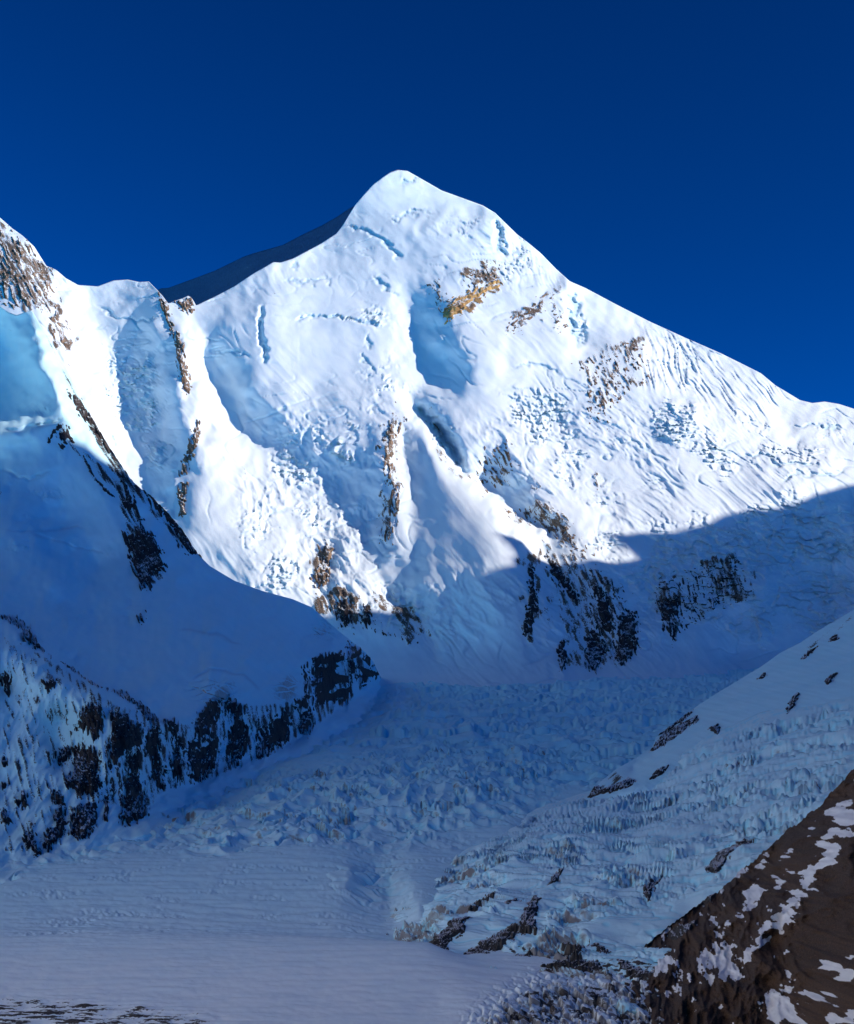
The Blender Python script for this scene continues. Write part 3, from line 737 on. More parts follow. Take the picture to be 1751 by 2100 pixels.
# wind-packed snow
calm = np.clip(1 - bulk - upper, 0, 1)
near = sstep(1915, 1945, Y)
band = fbm(wx / 60, wy / 16, 4, 33)
dz = dz + calm * (1.2 * band + 0.5 * fbm(wx / 14, wy / 8, 3, 34)) * (1 - 0.4 * near)
bits = sstep(0.30, 0.55, fbm(wx / 70, wy / 45, 4, 35)) * calm * (1 - near)
dz = dz + bits * (1.6 * (ridged(wx / 12, wy / 12, 2, 36) - 0.9))
lowr = region(X, Y, [(1020, 2060), (1100, 2010), (1250, 2000), (1420, 1990), (1700, 2200), (1100, 2200), (960, 2110)], 45)
f1d, f2d, rvd, oxd, oyd = worley(wx / 9 + 0.5 * w2, wy / 13 + 0.5 * w2, 37)
dz = dz + lowr * ((rvd - 0.35) * 6.0 - 3.0 * oxd - 3.5 * (1 - sstep(0.03, 0.22, f2d - f1d)) + 1.5 * fbm(wx / 6, wy / 6, 2, 38))
lowl = region(X, Y, [(-220, 2052), (120, 2048), (330, 2066), (480, 2090), (900, 2120), (1000, 2200), (-220, 2200)], 12)
strip = fbm(wx / 26, wy / 5.0, 4, 39)
dz = dz + lowl * 1.6 * strip
G.finish(gd, dz)
nrm = slope_of(G.P)
steep = sstep(0.93, 0.55, nrm[..., 2])
away = sstep(0.0, 0.8, -nrm[..., 1])
dirt_shade = np.clip((bulk * 0.75 + upper * 0.45 + lowr * 0.8) * steep * (0.35 + 0.65 * away) + 0.22 * lowr, 0, 1)  # steep walls darkened as painted shading, with real dirt at lower right
dirt_shade = np.maximum(dirt_shade, 0.42 * bits * steep)
tan_ = sstep(0.15, 0.6, fbm(wx / 90, wy / 60, 3, 44))
dirt_shade = np.clip(dirt_shade + 0.25 * tan_ * bulk + calm * 0.20 * sstep(0.1, 0.8, fbm(wx / 50, wy / 22, 4, 49)), 0, 1)
ice = np.clip((bulk * gap + upper * gapu * 0.8) * 0.9 + 0.50 * sstep(2060, 1780, Y) + 0.35 * sstep(1800, 1500, Y) + 0.25 * upper * sstep(-0.2, 0.5, fbm(wx / 200, wy / 90, 3, 45)), 0, 1)  # blue shade tinted into the snow up the glacier, plus crevasse ice
rock = lowl * (0.47 + 0.42 * strip) * region(X, Y, [(-220, 2040), (150, 2045), (420, 2085), (560, 2200), (-220, 2200)], 30)
rock = np.maximum(rock, lowr * (0.37 + 0.46 * fbm(wx / 16, wy / 16, 4, 46, 0.6) + 0.22 * sstep(1250, 1500, X)))
rock = np.maximum(rock, 0.9 * bits * (ridged(wx / 11, wy / 9, 2, 47) - 0.95))
rock = np.maximum(rock, bulk * 0.9 * (ridged(wx / 30, wy / 25, 2, 48) - 1.05) * steep)
glacier = G.build('glacier', MAT_ICE, {'rock': np.clip(rock, 0, 1), 'warm': np.zeros(X.shape), 'ice': ice, 'dirt_shade': dirt_shade}, back=0, left=0.02, right=0.02)
structure(glacier, 'shaded valley glacier with an icefall and crevasses flowing from below the peak')

# ------------------------------------------------------------------ the tributary ice arm on the right
T = Face([(780, 1880), (850, 1835), (950, 1745), (1100, 1658), (1205, 1622), (1300, 1590), (1390, 1530), (1480, 1495), (1560, 1460), (1650, 1438), (1751, 1420), (1960, 1390)],
         [(780, 1950), (870, 1950), (1000, 2010), (1250, 2080), (1500, 2110), (1960, 2110)], 790, 1940, 2.25, 230)
X, Y = T.X, T.Y
u, v = uv(X, Y)
TD = Field([
    [(780, 1880, gdepth(1880) + 110), (850, 1835, gdepth(1835) + 50), (950, 1745, gdepth(1745) + 20), (1100, 1658, gdepth(1658) + 20), (1205, 1622, 2600)],
    [(780, 1960, gdepth(1960) + 120), (870, 1960, gdepth(1960) + 35), (940, 1990, gdepth(1990) + 30), (1000, 2010, gdepth(2010) + 30), (1250, 2080, gdepth(2080) + 12), (1500, 2110, gdepth(2110) + 12), (1960, 2110, 1150)],
    [(1300, 1590, 2570), (1390, 1530, 2600), (1560, 1460, 2620), (1751, 1420, 2560), (1960, 1390, 2500)],
    [(1300, 1620, 2380), (1480, 1520, 2440), (1751, 1450, 2380)],
    [(1000, 1760, 1850), (1150, 1690, 2080), (1300, 1650, 2200)],
    [(900, 1870, 1585), (1000, 1830, 1660), (1150, 1760, 1820), (1300, 1710, 1960), (1500, 1640, 2050), (1751, 1560, 2050)],
    [(900, 1920, 1500), (1000, 1910, 1510), (1120, 1870, 1570), (1300, 1790, 1720), (1480, 1740, 1770), (1700, 1650, 1800)],
    [(1100, 1960, 1430), (1300, 1880, 1530), (1420, 1830, 1590), (1560, 1760, 1640)],
    [(1300, 1980, 1385), (1500, 1950, 1390)],
], (790, 1940, 1390, 2110))
td = TD(X, Y)
wx, wy = u * td, td
warp = fbm(wx / 90, wy / 90, 3, 104); w2 = fbm(wx / 30, wy / 30, 2, 106)
t_ = math.radians(-35)
fx_ = wx * math.cos(t_) + wy * math.sin(t_); fy_ = -wx * math.sin(t_) + wy * math.cos(t_)
amp = 0.18 + 0.9 * sstep(-0.2, 0.5, fbm(wx / 95, wy / 95, 3, 108))
plain = np.clip(region(X, Y, [(1270, 1860), (1400, 1830), (1560, 1740), (1500, 1820), (1380, 1920), (1250, 1940), (1180, 1900)], 25) + region(X, Y, [(1290, 1700), (1450, 1680), (1500, 1640), (1480, 1710), (1320, 1740)], 20) * .7 + region(X, Y, [(880, 1900), (1050, 1830), (1080, 1880), (950, 1950)], 20) * .6, 0, 1)
amp = amp * (1 - 0.8 * plain)
dome = np.clip(1 - amp, 0, 1)
f1, f2, rv, ox, oy = worley(fx_ / 42 + 0.9 * warp, fy_ / 24 + 0.9 * warp, 117)
gap = 1 - sstep(0.03, 0.22, f2 - f1)
f1c, f2c, rvc, oxc, oyc = worley(fx_ / 15 + 0.6 * w2, fy_ / 15 + 0.6 * w2, 118)
gapc = 1 - sstep(0.03, 0.25, f2c - f1c)
rg = ridged(fx_ / 130 + 0.5 * warp, fy_ / 24 + 0.6 * warp, 3, 119)
lng = fissures(fx_ / 75 + 1.2 * warp, fy_ / 32 + 1.2 * warp, 0.08, 66)
sp = sstep(0.25, 0.7, rv + 0.5 * perlin(wx / 60, wy / 60, 67))
tz = amp * (0.6 * sp * ((rv - 0.35) * 9 - 8 * ox - 4 * oy) - 4 * gap + 0.6 * sp * ((rvc - 0.5) * 4 - 3.4 * oxc) - 1.5 * gapc + 11 * (rg - 0.9)) - 4 * lng * (0.2 + 0.8 * amp) + 7.0 * fbm(wx / 110, wy / 110, 3, 120)
tz = 1.0 * tz * sstep(0, 0.07, np.repeat(T.T[:, None], X.shape[1], 1))
T.finish(td, tz)
nrm = slope_of(T.P)
steep = sstep(0.9, 0.5, nrm[..., 2]); away = sstep(0.0, 0.8, -nrm[..., 1])
dirt_shade = np.clip(amp * steep * (0.35 + 0.65 * away) * 0.8 + 0.28 * sstep(0.1, 0.7, fbm(wx / 70, wy / 70, 3, 121)) * amp, 0, 1)  # shading contrast painted on steep serac walls, over patches of dirt
debris = region(X, Y, [(880, 1925), (960, 1880), (1090, 1830), (1110, 1900), (1060, 1960), (980, 1960)], 30) * .35 + region(X, Y, [(960, 1975), (1080, 1945), (1300, 1960), (1450, 1990), (1600, 2060), (1450, 2120), (1200, 2060)], 35) * .8
rock = debris * (0.55 + 0.7 * fbm(fx_ / 14, fy_ / 5, 4, 122)) + 0.0
rock = np.maximum(rock, amp * 1.2 * (ridged(fx_ / 14, fy_ / 9, 2, 123) - 0.98) * steep)
ice = np.clip(np.maximum(amp * gap, lng) * 0.5 + 0.5, 0, 1)
arm = T.build('ice_arm', MAT_ICE, {'rock': np.clip(rock, 0, 1), 'warm': np.zeros(X.shape), 'ice': ice, 'dirt_shade': np.clip(dirt_shade + 0.3 * debris, 0, 1)}, back=4, back_run=60, back_drop=60, right=0.15)
structure(arm, 'jumbled serac field of the side glacier below the snowy spur')

# ------------------------------------------------------------------ the snowy spur behind the ice arm
C = Face([(1190, 1640), (1205, 1633), (1230, 1604), (1262, 1578), (1300, 1556), (1336, 1533), (1345, 1512), (1372, 1492), (1400, 1471), (1430, 1447), (1470, 1421), (1520, 1391), (1560, 1367), (1600, 1338), (1640, 1318), (1680, 1291), (1720, 1268), (1751, 1249), (1830, 1200), (1990, 1090)],
         [(1190, 1690), (1300, 1660), (1400, 1610), (1560, 1540), (1751, 1500), (1990, 1460)], 1190, 1980, 2.3, 120)
X, Y = C.X, C.Y
u, v = uv(X, Y)
CD = Field([
    [(1190, 1640, 2460), (1230, 1604, 2500), (1336, 1533, 2700), (1430, 1447, 2880), (1520, 1391, 2960), (1600, 1338, 3030), (1751, 1249, 3120), (1980, 1090, 3250)],
    [(1205, 1645, 2380), (1300, 1612, 2360), (1390, 1553, 2480), (1480, 1512, 2540), (1560, 1476, 2560), (1650, 1454, 2530), (1751, 1438, 2480), (1960, 1400, 2400)],
    [(1190, 1690, 2360), (1300, 1660, 2340), (1560, 1540, 2400), (1980, 1480, 2300)],
    [(1300, 1575, 2600), (1400, 1505, 2680), (1500, 1450, 2740), (1620, 1400, 2780), (1751, 1340, 2840)],
], (1190, 1980, 1090, 1690))
cd = CD(X, Y)
wx, wz = u * cd, v * cd
cd = cd - 5 * fbm(wx / 120, wz / 60, 4, 131) - 0.8 * fbm(wx / 14, wz / 10, 3, 132) - 2.0 * (ridged((wx + wz) / 30, (wx - wz) / 160, 2, 133) - 0.9)
rock = np.zeros(X.shape)
for poly, d_ in (([(1325, 1545), (1350, 1512), (1440, 1450), (1425, 1475), (1390, 1510), (1350, 1538)], .5), ([(1200, 1640), (1262, 1580), (1300, 1598), (1250, 1615)], .5), ([(1640, 1330), (1751, 1250), (1751, 1275), (1650, 1345)], .40)):
    r_ = region(X, Y, poly, 10)
    rock = np.maximum(rock, r_ * (d_ + 0.35 * fbm((X + Y * 1.2) / 11, (X - 0.7 * Y) / 45, 3, 134)))
C.finish(cd)
Z0 = np.zeros(X.shape)
spur_r = C.build('snow_spur', MAT_SPUR, {'rock': np.clip(rock, 0, 1), 'warm': Z0, 'ice': Z0, 'dirt_shade': Z0 + 0.0}, back=8, back_run=500, back_drop=420, right=0.45)
structure(spur_r, 'smooth shaded snow spur with scattered dark rocks above the side glacier')
kC = 0.4; oC = (1050.6, 1138.0)
rock_things(C, [(zr(p, kC, *oC), lb, gp) for p, lb, gp in (
    ([(700, 1010), (760, 930), (810, 900), (850, 870), (910, 840), (945, 820), (950, 850), (900, 880), (850, 920), (790, 965)], 'large dark layered rock slab on the edge of the smooth snow spur', None),
    ([(750, 915), (800, 880), (870, 830), (940, 782), (915, 815), (850, 860), (790, 915)], 'narrow dark rock strip along the crest of the spur above the large slab', None),
    ([(385, 1240), (410, 1190), (440, 1185), (470, 1200), (540, 1170), (600, 1145), (632, 1160), (580, 1190), (500, 1215), (440, 1230)], 'dark rock toe at the lowest tip of the snow spur above the glacier', None),
    ([(1375, 870), (1400, 810), (1430, 740), (1460, 700), (1468, 715), (1440, 780), (1410, 835), (1385, 872)], 'long thin dark rock blade standing in the snow of the spur', None),
    ([(1005, 885), (1050, 868), (1066, 900), (1048, 935), (1030, 905)], 'small forked dark stone on the snow above the layered slab', 'stones on the snow spur'), ([(1250, 894), (1268, 846), (1296, 842), (1292, 874), (1268, 894)], 'small dark stone between the forked stone and the long rock blade', 'stones on the snow spur'),
    ([(1455, 852), (1500, 826), (1545, 816), (1505, 846)], 'flat dark rock sliver beside the foot of the long rock blade', None), ([(995, 1034), (1060, 988), (1105, 980), (1064, 1008), (1020, 1034)], 'thin curved dark rock edge where the spur meets the seracs', None),
    ([(1598, 660), (1630, 616), (1666, 604), (1644, 636), (1612, 664)], 'dark slanting stone high on the snow spur above the rock blade', None), ([(1478, 534), (1520, 491), (1564, 466), (1534, 502), (1497, 530)], 'dark rock sliver on the spur crest against the shaded mountain', None),
    ([(1620, 444), (1650, 411), (1680, 411), (1652, 440)], 'dark stone on the upper crest of the snow spur', None), ([(705, 1145), (750, 1096), (798, 1076), (774, 1114), (730, 1145)], 'dark rock between the lower toe and the layered slab of the spur', None), ([(1256, 634), (1290, 601), (1304, 612), (1278, 632)], 'tiny dark stone near the crest between the slab and the crest sliver', 'stones on the snow spur'))],
    ROCK_DARK, 9, 'dark_rock', grain=5, ang=-40, ragged=2.5, step=1.2)

# ------------------------------------------------------------------ the brown scree slope in the right foreground
B = Face([(1240, 2040), (1290, 1975), (1330, 1935), (1400, 1878), (1440, 1850), (1470, 1828), (1500, 1803), (1540, 1765), (1562, 1748), (1590, 1724), (1640, 1682), (1670, 1660), (1700, 1628), (1751, 1578), (1850, 1490), (1980, 1390)],
         [(1240, 2120), (1400, 2160), (1980, 2180)], 1240, 1960, 2.2, 250)
jag = 7 * fbm(B.cols / 34, B.cols * 0, 4, 148) + 3.5 * (ridged(B.cols / 9, B.cols * 0, 2, 149) - 0.9)
B.top = B.top - jag * sstep(1260, 1320, B.cols)
B.Y = B.top[None, :] + B.T[:, None] * (B.bot - B.top)[None, :]
X, Y = B.X, B.Y
u, v = uv(X, Y)
BD = Field([
    [(1240, 2040, gdepth(2040) + 40), (1290, 1975, 1420), (1400, 1878, 1480), (1540, 1765, 1520), (1640, 1682, 1500), (1751, 1578, 1470), (1960, 1390, 1420)],
    [(1240, 2120, gdepth(2120) + 15), (1400, 2160, gdepth(2160) + 10), (1560, 2180, 1075), (1751, 2180, 900), (1960, 2180, 800)],
    [(1300, 2010, 1345), (1400, 1960, 1360), (1500, 1880, 1390), (1620, 1790, 1370), (1751, 1680, 1330)],
    [(1400, 2080, 1215), (1550, 2010, 1215), (1650, 1930, 1210), (1751, 1840, 1180)],
    [(1560, 2099, 1140), (1650, 2060, 1110), (1751, 2000, 1050)],
], (1240, 1960, 1390, 2180))
bd = BD(X, Y)
wx, wz = u * bd, v * bd
t_ = math.radians(50)                                        # gullies run down to the left
al = wx * math.cos(t_) + wz * math.sin(t_); ac = -wx * math.sin(t_) + wz * math.cos(t_)
warp = fbm(wx / 60, wz / 60, 3, 141)
gul = ridged(al / 120 + 0.3 * warp, ac / 26 + 0.4 * warp, 3, 142)
bd = bd - 22 * (gul - 0.9) - 6.5 * fbm(al / 26, ac / 11, 4, 143) - 8 * (ridged(al / 34, ac / 9, 3, 150) - 0.9) - 2.2 * (ridged(al / 9, ac / 4, 2, 152) - 0.9) - 1.6 * fbm(wx / 4, wz / 4, 3, 144)
f1, f2, rv, ox, oy = worley(wx / 3.4, wz / 2.8, 145)
bd = bd - 1.1 * (rv > 0.55) * sstep(0.45, 0.1, f1) * rv
snowy = np.zeros(X.shape)
kB = 0.55; oB = (788.0, 1619.7)
patches = [[(1390, 520), (1440, 460), (1540, 380), (1560, 330), (1600, 270), (1660, 210), (1700, 220), (1650, 270), (1600, 340), (1560, 420), (1540, 480), (1460, 520), (1400, 570), (1370, 580)], [(1340, 620), (1400, 560), (1480, 510), (1420, 580), (1340, 640)], [(1350, 380), (1390, 350), (1400, 390), (1360, 430)], [(1270, 330), (1340, 270), (1330, 310), (1290, 340)], [(1030, 540), (1090, 490), (1080, 520), (1040, 545)], [(1170, 620), (1240, 580), (1310, 570), (1300, 640), (1200, 690), (1160, 680)], [(1220, 490), (1340, 450), (1350, 480), (1260, 520), (1250, 540)], [(1400, 790), (1470, 740), (1520, 770), (1530, 830), (1570, 872), (1450, 860)], [(1660, 80), (1720, 60), (1751, 80), (1751, 160), (1680, 160), (1640, 200), (1620, 190), (1680, 120)], [(1600, 665), (1751, 610), (1751, 640), (1660, 680)], [(1560, 760), (1680, 740), (1751, 750), (1751, 772), (1640, 775)], [(1640, 700), (1751, 660), (1751, 720), (1690, 730)], [(1650, 860), (1680, 820), (1700, 850), (1751, 820), (1751, 872), (1660, 880)], [(1560, 160), (1600, 110), (1620, 110), (1580, 170)], [(1400, 265), (1440, 230), (1430, 250)], [(1100, 700), (1300, 640), (1340, 690), (1270, 720), (1160, 720)], [(1000, 640), (1090, 600), (1080, 640), (1010, 690)], [(1470, 260), (1510, 225), (1500, 250)]]
for p_ in patches:
    snowy = np.maximum(snowy, region(X, Y, zr(p_, kB, *oB), 20))
nz_ = fbm(al / 22 + 0.4 * warp, ac / 6 + 0.4 * warp, 4, 146, 0.62)
fringe = region(X, Y, [(1240, 2045), (1290, 1972), (1330, 1940), (1400, 1990), (1480, 2060), (1530, 2190), (1240, 2190)], 30)
fine = fbm(al / 8 + 0.3 * warp, ac / 3.2 + 0.3 * warp, 3, 151, 0.6)
cover = snowy * 0.64 + (0.38 * fine + 0.24 * nz_) * (0.75 + 0.4 * np.sqrt(snowy)) - 0.01 - 0.3 * (gul - 1.0) + 0.17 * fringe + 0.12 * region(X, Y, [(1640, 1720), (1760, 1600), (1800, 1700), (1700, 1800)], 30)
rock = np.clip(1.0 - sstep(0.3, 0.5, cover), 0, 1)
warm = sstep(-0.1, 0.5, fbm(wx / 40, wz / 40, 3, 147)) * 0.28
B.finish(bd)
hill = B.build('scree_slope', MAT_BROWN, {'rock': rock, 'warm': warm, 'ice': np.zeros(X.shape), 'dirt_shade': np.zeros(X.shape)}, back=8, back_run=240, back_drop=200, right=0.65)
structure(hill, 'brown rocky scree slope streaked with snow beside the side glacier')

# ------------------------------------------------------------------ the dark-cliffed spur on the left
TOP_D = [(-200, 560), (-60, 605), (0, 628), (18, 640), (34, 646), (50, 640), (65, 636), (74, 650), (82, 668), (100, 692), (116, 718), (130, 745), (160, 800), (190, 860), (225, 920), (245, 950), (270, 985), (310, 1020), (345, 1055), (375, 1090), (400, 1130), (430, 1160), (480, 1190), (540, 1212), (600, 1228), (640, 1245), (665, 1268), (690, 1290), (730, 1322), (750, 1338), (765, 1356), (780, 1388), (800, 1420)]
BOT_D = [(-200, 1900), (0, 1860), (150, 1790), (330, 1740), (450, 1660), (640, 1540), (800, 1445)]
D = Face(TOP_D, BOT_D, -200, 798, 2.2, 470)
X, Y = D.X, D.Y
u, v = uv(X, Y)
def gd_(x, y, o=0): return (x, y, float(gdepth(y)) + o)
DD = Field([
    [(-200, 560, 5200), (0, 628, 4900), (65, 636, 4750), (130, 745, 4600), (225, 920, 4400), (310, 1020, 4300), (400, 1130, 4250), (480, 1190, 4350), (600, 1228, 4600), (690, 1290, 4950), (750, 1338, 5400), (780, 1388, 5900), (800, 1420, 6000)],
    [gd_(-200, 1840), gd_(0, 1795), gd_(75, 1768), gd_(150, 1750), gd_(300, 1715), gd_(345, 1668), gd_(450, 1605), gd_(540, 1570), gd_(635, 1520), gd_(720, 1452), gd_(785, 1392)],
    [gd_(-200, 1900, 60), gd_(0, 1860, 70), gd_(150, 1790, 60), gd_(330, 1740, 90), gd_(450, 1660, 120), gd_(640, 1540, 130), gd_(800, 1440, 300)],
    [gd_(290, 1690, -30), gd_(330, 1630, -130), gd_(440, 1580, -60), gd_(530, 1552, -40), gd_(625, 1505, -40), gd_(644, 1475, -240), gd_(715, 1438, -90)],        # foot of the cliffs
    [(240, 1440, 2420), (320, 1478, 2530), (380, 1480, 2750), (450, 1432, 3120), (500, 1440, 3250), (560, 1470, 3350), (610, 1440, 3700), (640, 1370, 4180), (680, 1340, 4450), (730, 1345, 4850)],   # their brow
    [(-200, 1160, 2750), (0, 1262, 2700), (50, 1290, 2640), (100, 1338, 2540), (165, 1392, 2460), (240, 1440, 2420)],        # near crest
    [(-200, 1130, 3100), (0, 1240, 3050), (80, 1290, 2950), (150, 1350, 2850), (240, 1405, 2750), (340, 1450, 2800)],
    [(0, 1400, 2380), (60, 1500, 2280), (120, 1600, 2180), (170, 1660, 2140)],
    [(170, 1450, 2330), (190, 1560, 2240), (210, 1640, 2190)],
    [(120, 1480, 2370), (130, 1560, 2290)],
    [(0, 1600, 2160), (-150, 1600, 2150)],
    [(250, 1200, 3750), (350, 1280, 3500), (450, 1330, 3480), (560, 1350, 3750)],
    [(480, 1390, 3280), (560, 1410, 3520), (600, 1380, 3850)],
    [(150, 900, 4330), (200, 1010, 4150), (270, 1120, 3990), (330, 1200, 3830)],                         # rock rib below the crest
    [(120, 1040, 4150), (190, 1150, 3950)],
    [(70, 680, 4600), (95, 760, 4440), (125, 830, 4310)],
    [(0, 700, 5050), (20, 780, 4880), (40, 840, 4600)],
    [(140, 865, 4290), (60, 880, 4250), (0, 890, 4280)],
    [(60, 905, 4270), (0, 930, 4300), (-150, 950, 4300)],
    [(0, 1080, 3700), (100, 1180, 3500), (-150, 1050, 3700)],
], (-200, 800, 560, 1900))
dd = DD(X + 10 * fbm(X / 70, Y / 70, 3, 305), Y + 8 * fbm(X / 70, Y / 70, 3, 306))
wx, wz = u * dd, v * dd
warp = fbm(wx / 200, wz / 200, 3, 151)
cliff = region(X, Y, [(0, 1290), (100, 1345), (240, 1440), (380, 1480), (450, 1430), (520, 1440), (610, 1430), (640, 1350), (735, 1330), (778, 1385), (715, 1445), (640, 1500), (540, 1560), (440, 1600), (330, 1640), (300, 1700), (80, 1760), (0, 1760)], 16)
upperD = sstep(1250, 1050, Y)
t_ = math.radians(-58)
al = wx * math.cos(t_) + wz * math.sin(t_); ac = -wx * math.sin(t_) + wz * math.cos(t_)
px_ = dd / FOC
rel = 6 * fbm(wx / 260, wz / 260, 3, 152) + 2.2 * fbm(al / 110, ac / 50, 3, 153) * (1 - cliff) + 0.5 * fbm(wx / 18, wz / 18, 2, 154)
rel = rel + cliff * (8 * (ridged(wx / 62 + 0.5 * warp, wz / 190, 3, 155) - 0.9) + 5 * (ridged(wx / 17, wz / 60, 2, 156) - 0.8))
sz = np.zeros(X.shape)
for cx, cy, rx, ry, an, am in ((150, 1265, 70, 35, 0, .8), (60, 1070, 80, 25, 5, .6), (40, 1120, 50, 20, 0, .7), (90, 1010, 60, 25, 0, .6), (420, 1295, 60, 16, 8, .7), (440, 1420, 70, 40, -10, 1.0), (590, 1410, 40, 40, 0, .9), (665, 1300, 50, 45, 30, .8), (75, 840, 40, 18, 0, .7), (270, 1260, 35, 40, 0, .6), (20, 985, 30, 30, 0, .6), (-30, 1740, 90, 30, 0, .8), (200, 1130, 60, 14, 15, .4)):
    sz = np.maximum(sz, am * blob(X, Y, cx, cy, rx, ry, an))
sz = sstep(0.2, 0.9, sz + 0.2 * fbm(wx / 70, wz / 70, 3, 157))
f1, f2, rv, ox, oy = worley(wx / 34 + 0.5 * warp, wz / 20 + 0.5 * warp, 158)
f1b, f2b, rvb, oxb, oyb = worley(wx / 13, wz / 10, 159)
gap = 1 - sstep(0.03, 0.2, f2 - f1)
rel = rel + sz * ((rv - 0.4) * 13 + 8 * oy - 6 * ox - 9 * gap + 3.5 * (rvb - 0.5))
ice = np.zeros(X.shape)
jx, jy = 4 * fbm(wx / 40, wz / 40, 2, 171), 4 * fbm(wx / 40, wz / 40, 2, 172)
for ln, wd, dp, lip in (([(0, 884), (40, 882), (90, 868), (135, 858)], 3, 14, 10), ([(0, 1085), (50, 1092), (110, 1085), (180, 1080)], 2, 6, 4), ([(50, 1090), (150, 1120), (220, 1135)], 2, 6, 4), ([(0, 960), (60, 985), (110, 965)], 2.5, 9, 6), ([(360, 1290), (440, 1300), (500, 1325)], 2.5, 5, 3), ([(390, 1400), (430, 1370), (500, 1385), (540, 1420)], 3, 9, 6)):
    b = near_line(X, Y, ln, 60)
    d, tt = line_dist(X[b] + jx[b], Y[b] + jy[b], ln)
    ends = sstep(0, 0.15, tt) * sstep(0, 0.15, 1 - tt)
    cut = np.exp(-(d / wd) ** 2) * ends
    rel[b] += -dp * cut + lip * ends * np.exp(-d / 20) * sstep(wd * 0.8, wd * 1.8, d)
    ice[b] = np.maximum(ice[b], cut)
rock = np.zeros(X.shape)
for poly, dens, ang in (([(0, 1290), (100, 1345), (240, 1440), (380, 1480), (450, 1430), (520, 1440), (610, 1430), (640, 1350), (735, 1330), (778, 1385), (715, 1445), (640, 1500), (540, 1560), (440, 1600), (330, 1630), (300, 1690), (240, 1660), (140, 1640), (230, 1480)], .46, 82),
                        ([(0, 1290), (230, 1460), (140, 1640), (230, 1690), (80, 1760), (0, 1750)], .36, 75),
                        ([(75, 650), (100, 690), (190, 860), (290, 1000), (400, 1130), (390, 1140), (300, 1050), (220, 960), (140, 800)], .55, 58),
                        ([(150, 905), (230, 960), (290, 1060), (345, 1170), (330, 1200), (290, 1210), (260, 1110), (240, 1030)], .52, 60),
                        ([(95, 905), (130, 865), (160, 910), (230, 1020), (190, 990), (130, 900)], .45, 50),
                        ([(0, 690), (35, 640), (60, 645), (30, 680)], .35, 40)):
    r_ = region(X, Y, poly, 12); b = r_ > 0; a_ = math.radians(ang)
    A_ = X[b] * math.cos(a_) + Y[b] * math.sin(a_); C_ = -X[b] * math.sin(a_) + Y[b] * math.cos(a_)
    rock[b] = np.maximum(rock[b], r_[b] * dens + np.minimum(r_[b], .9) * 0.3 * fbm(A_ / 42 + 0.4 * warp[b], C_ / 8 + 0.4 * warp[b], 3, 191 + int(ang)) - (1 - r_[b]) * 0.2)
rock = np.clip(rock, 0, 1)
foot = np.exp(-(line_dist(X, Y, FOOT)[0] / 30) ** 2)
rel = rel + 5 * sstep(0.4, 0.6, rock) + foot * (10 * fbm(wx / 45, wz / 20, 3, 195) + 18 * fbm(wx / 140, wz / 60, 2, 196))
D.finish(dd - rel)
nrm = slope_of(D.P)
ice = np.clip(0.5 * ice + 0.5 * sz * sstep(0.6, 0.2, nrm[..., 2]), 0, 1)
dirt_shade = np.clip(sz * 0.7 * region(X, Y, [(370, 1390), (450, 1370), (540, 1400), (620, 1340), (640, 1260), (700, 1290), (660, 1380), (610, 1450), (520, 1450), (400, 1450)], 20) * sstep(0.9, 0.5, nrm[..., 2]), 0, 1)
spur_l = D.build('cliff_spur', MAT_SPUR, {'rock': rock, 'warm': np.zeros(X.shape), 'ice': ice, 'dirt_shade': dirt_shade}, back=8, back_run=900, back_drop=700, left=0.25)
structure(spur_l, 'blue-shaded snow spur with dark rock cliffs along its foot above the glacier')
kD = 0.45; oD = (0.0, 1225.7)
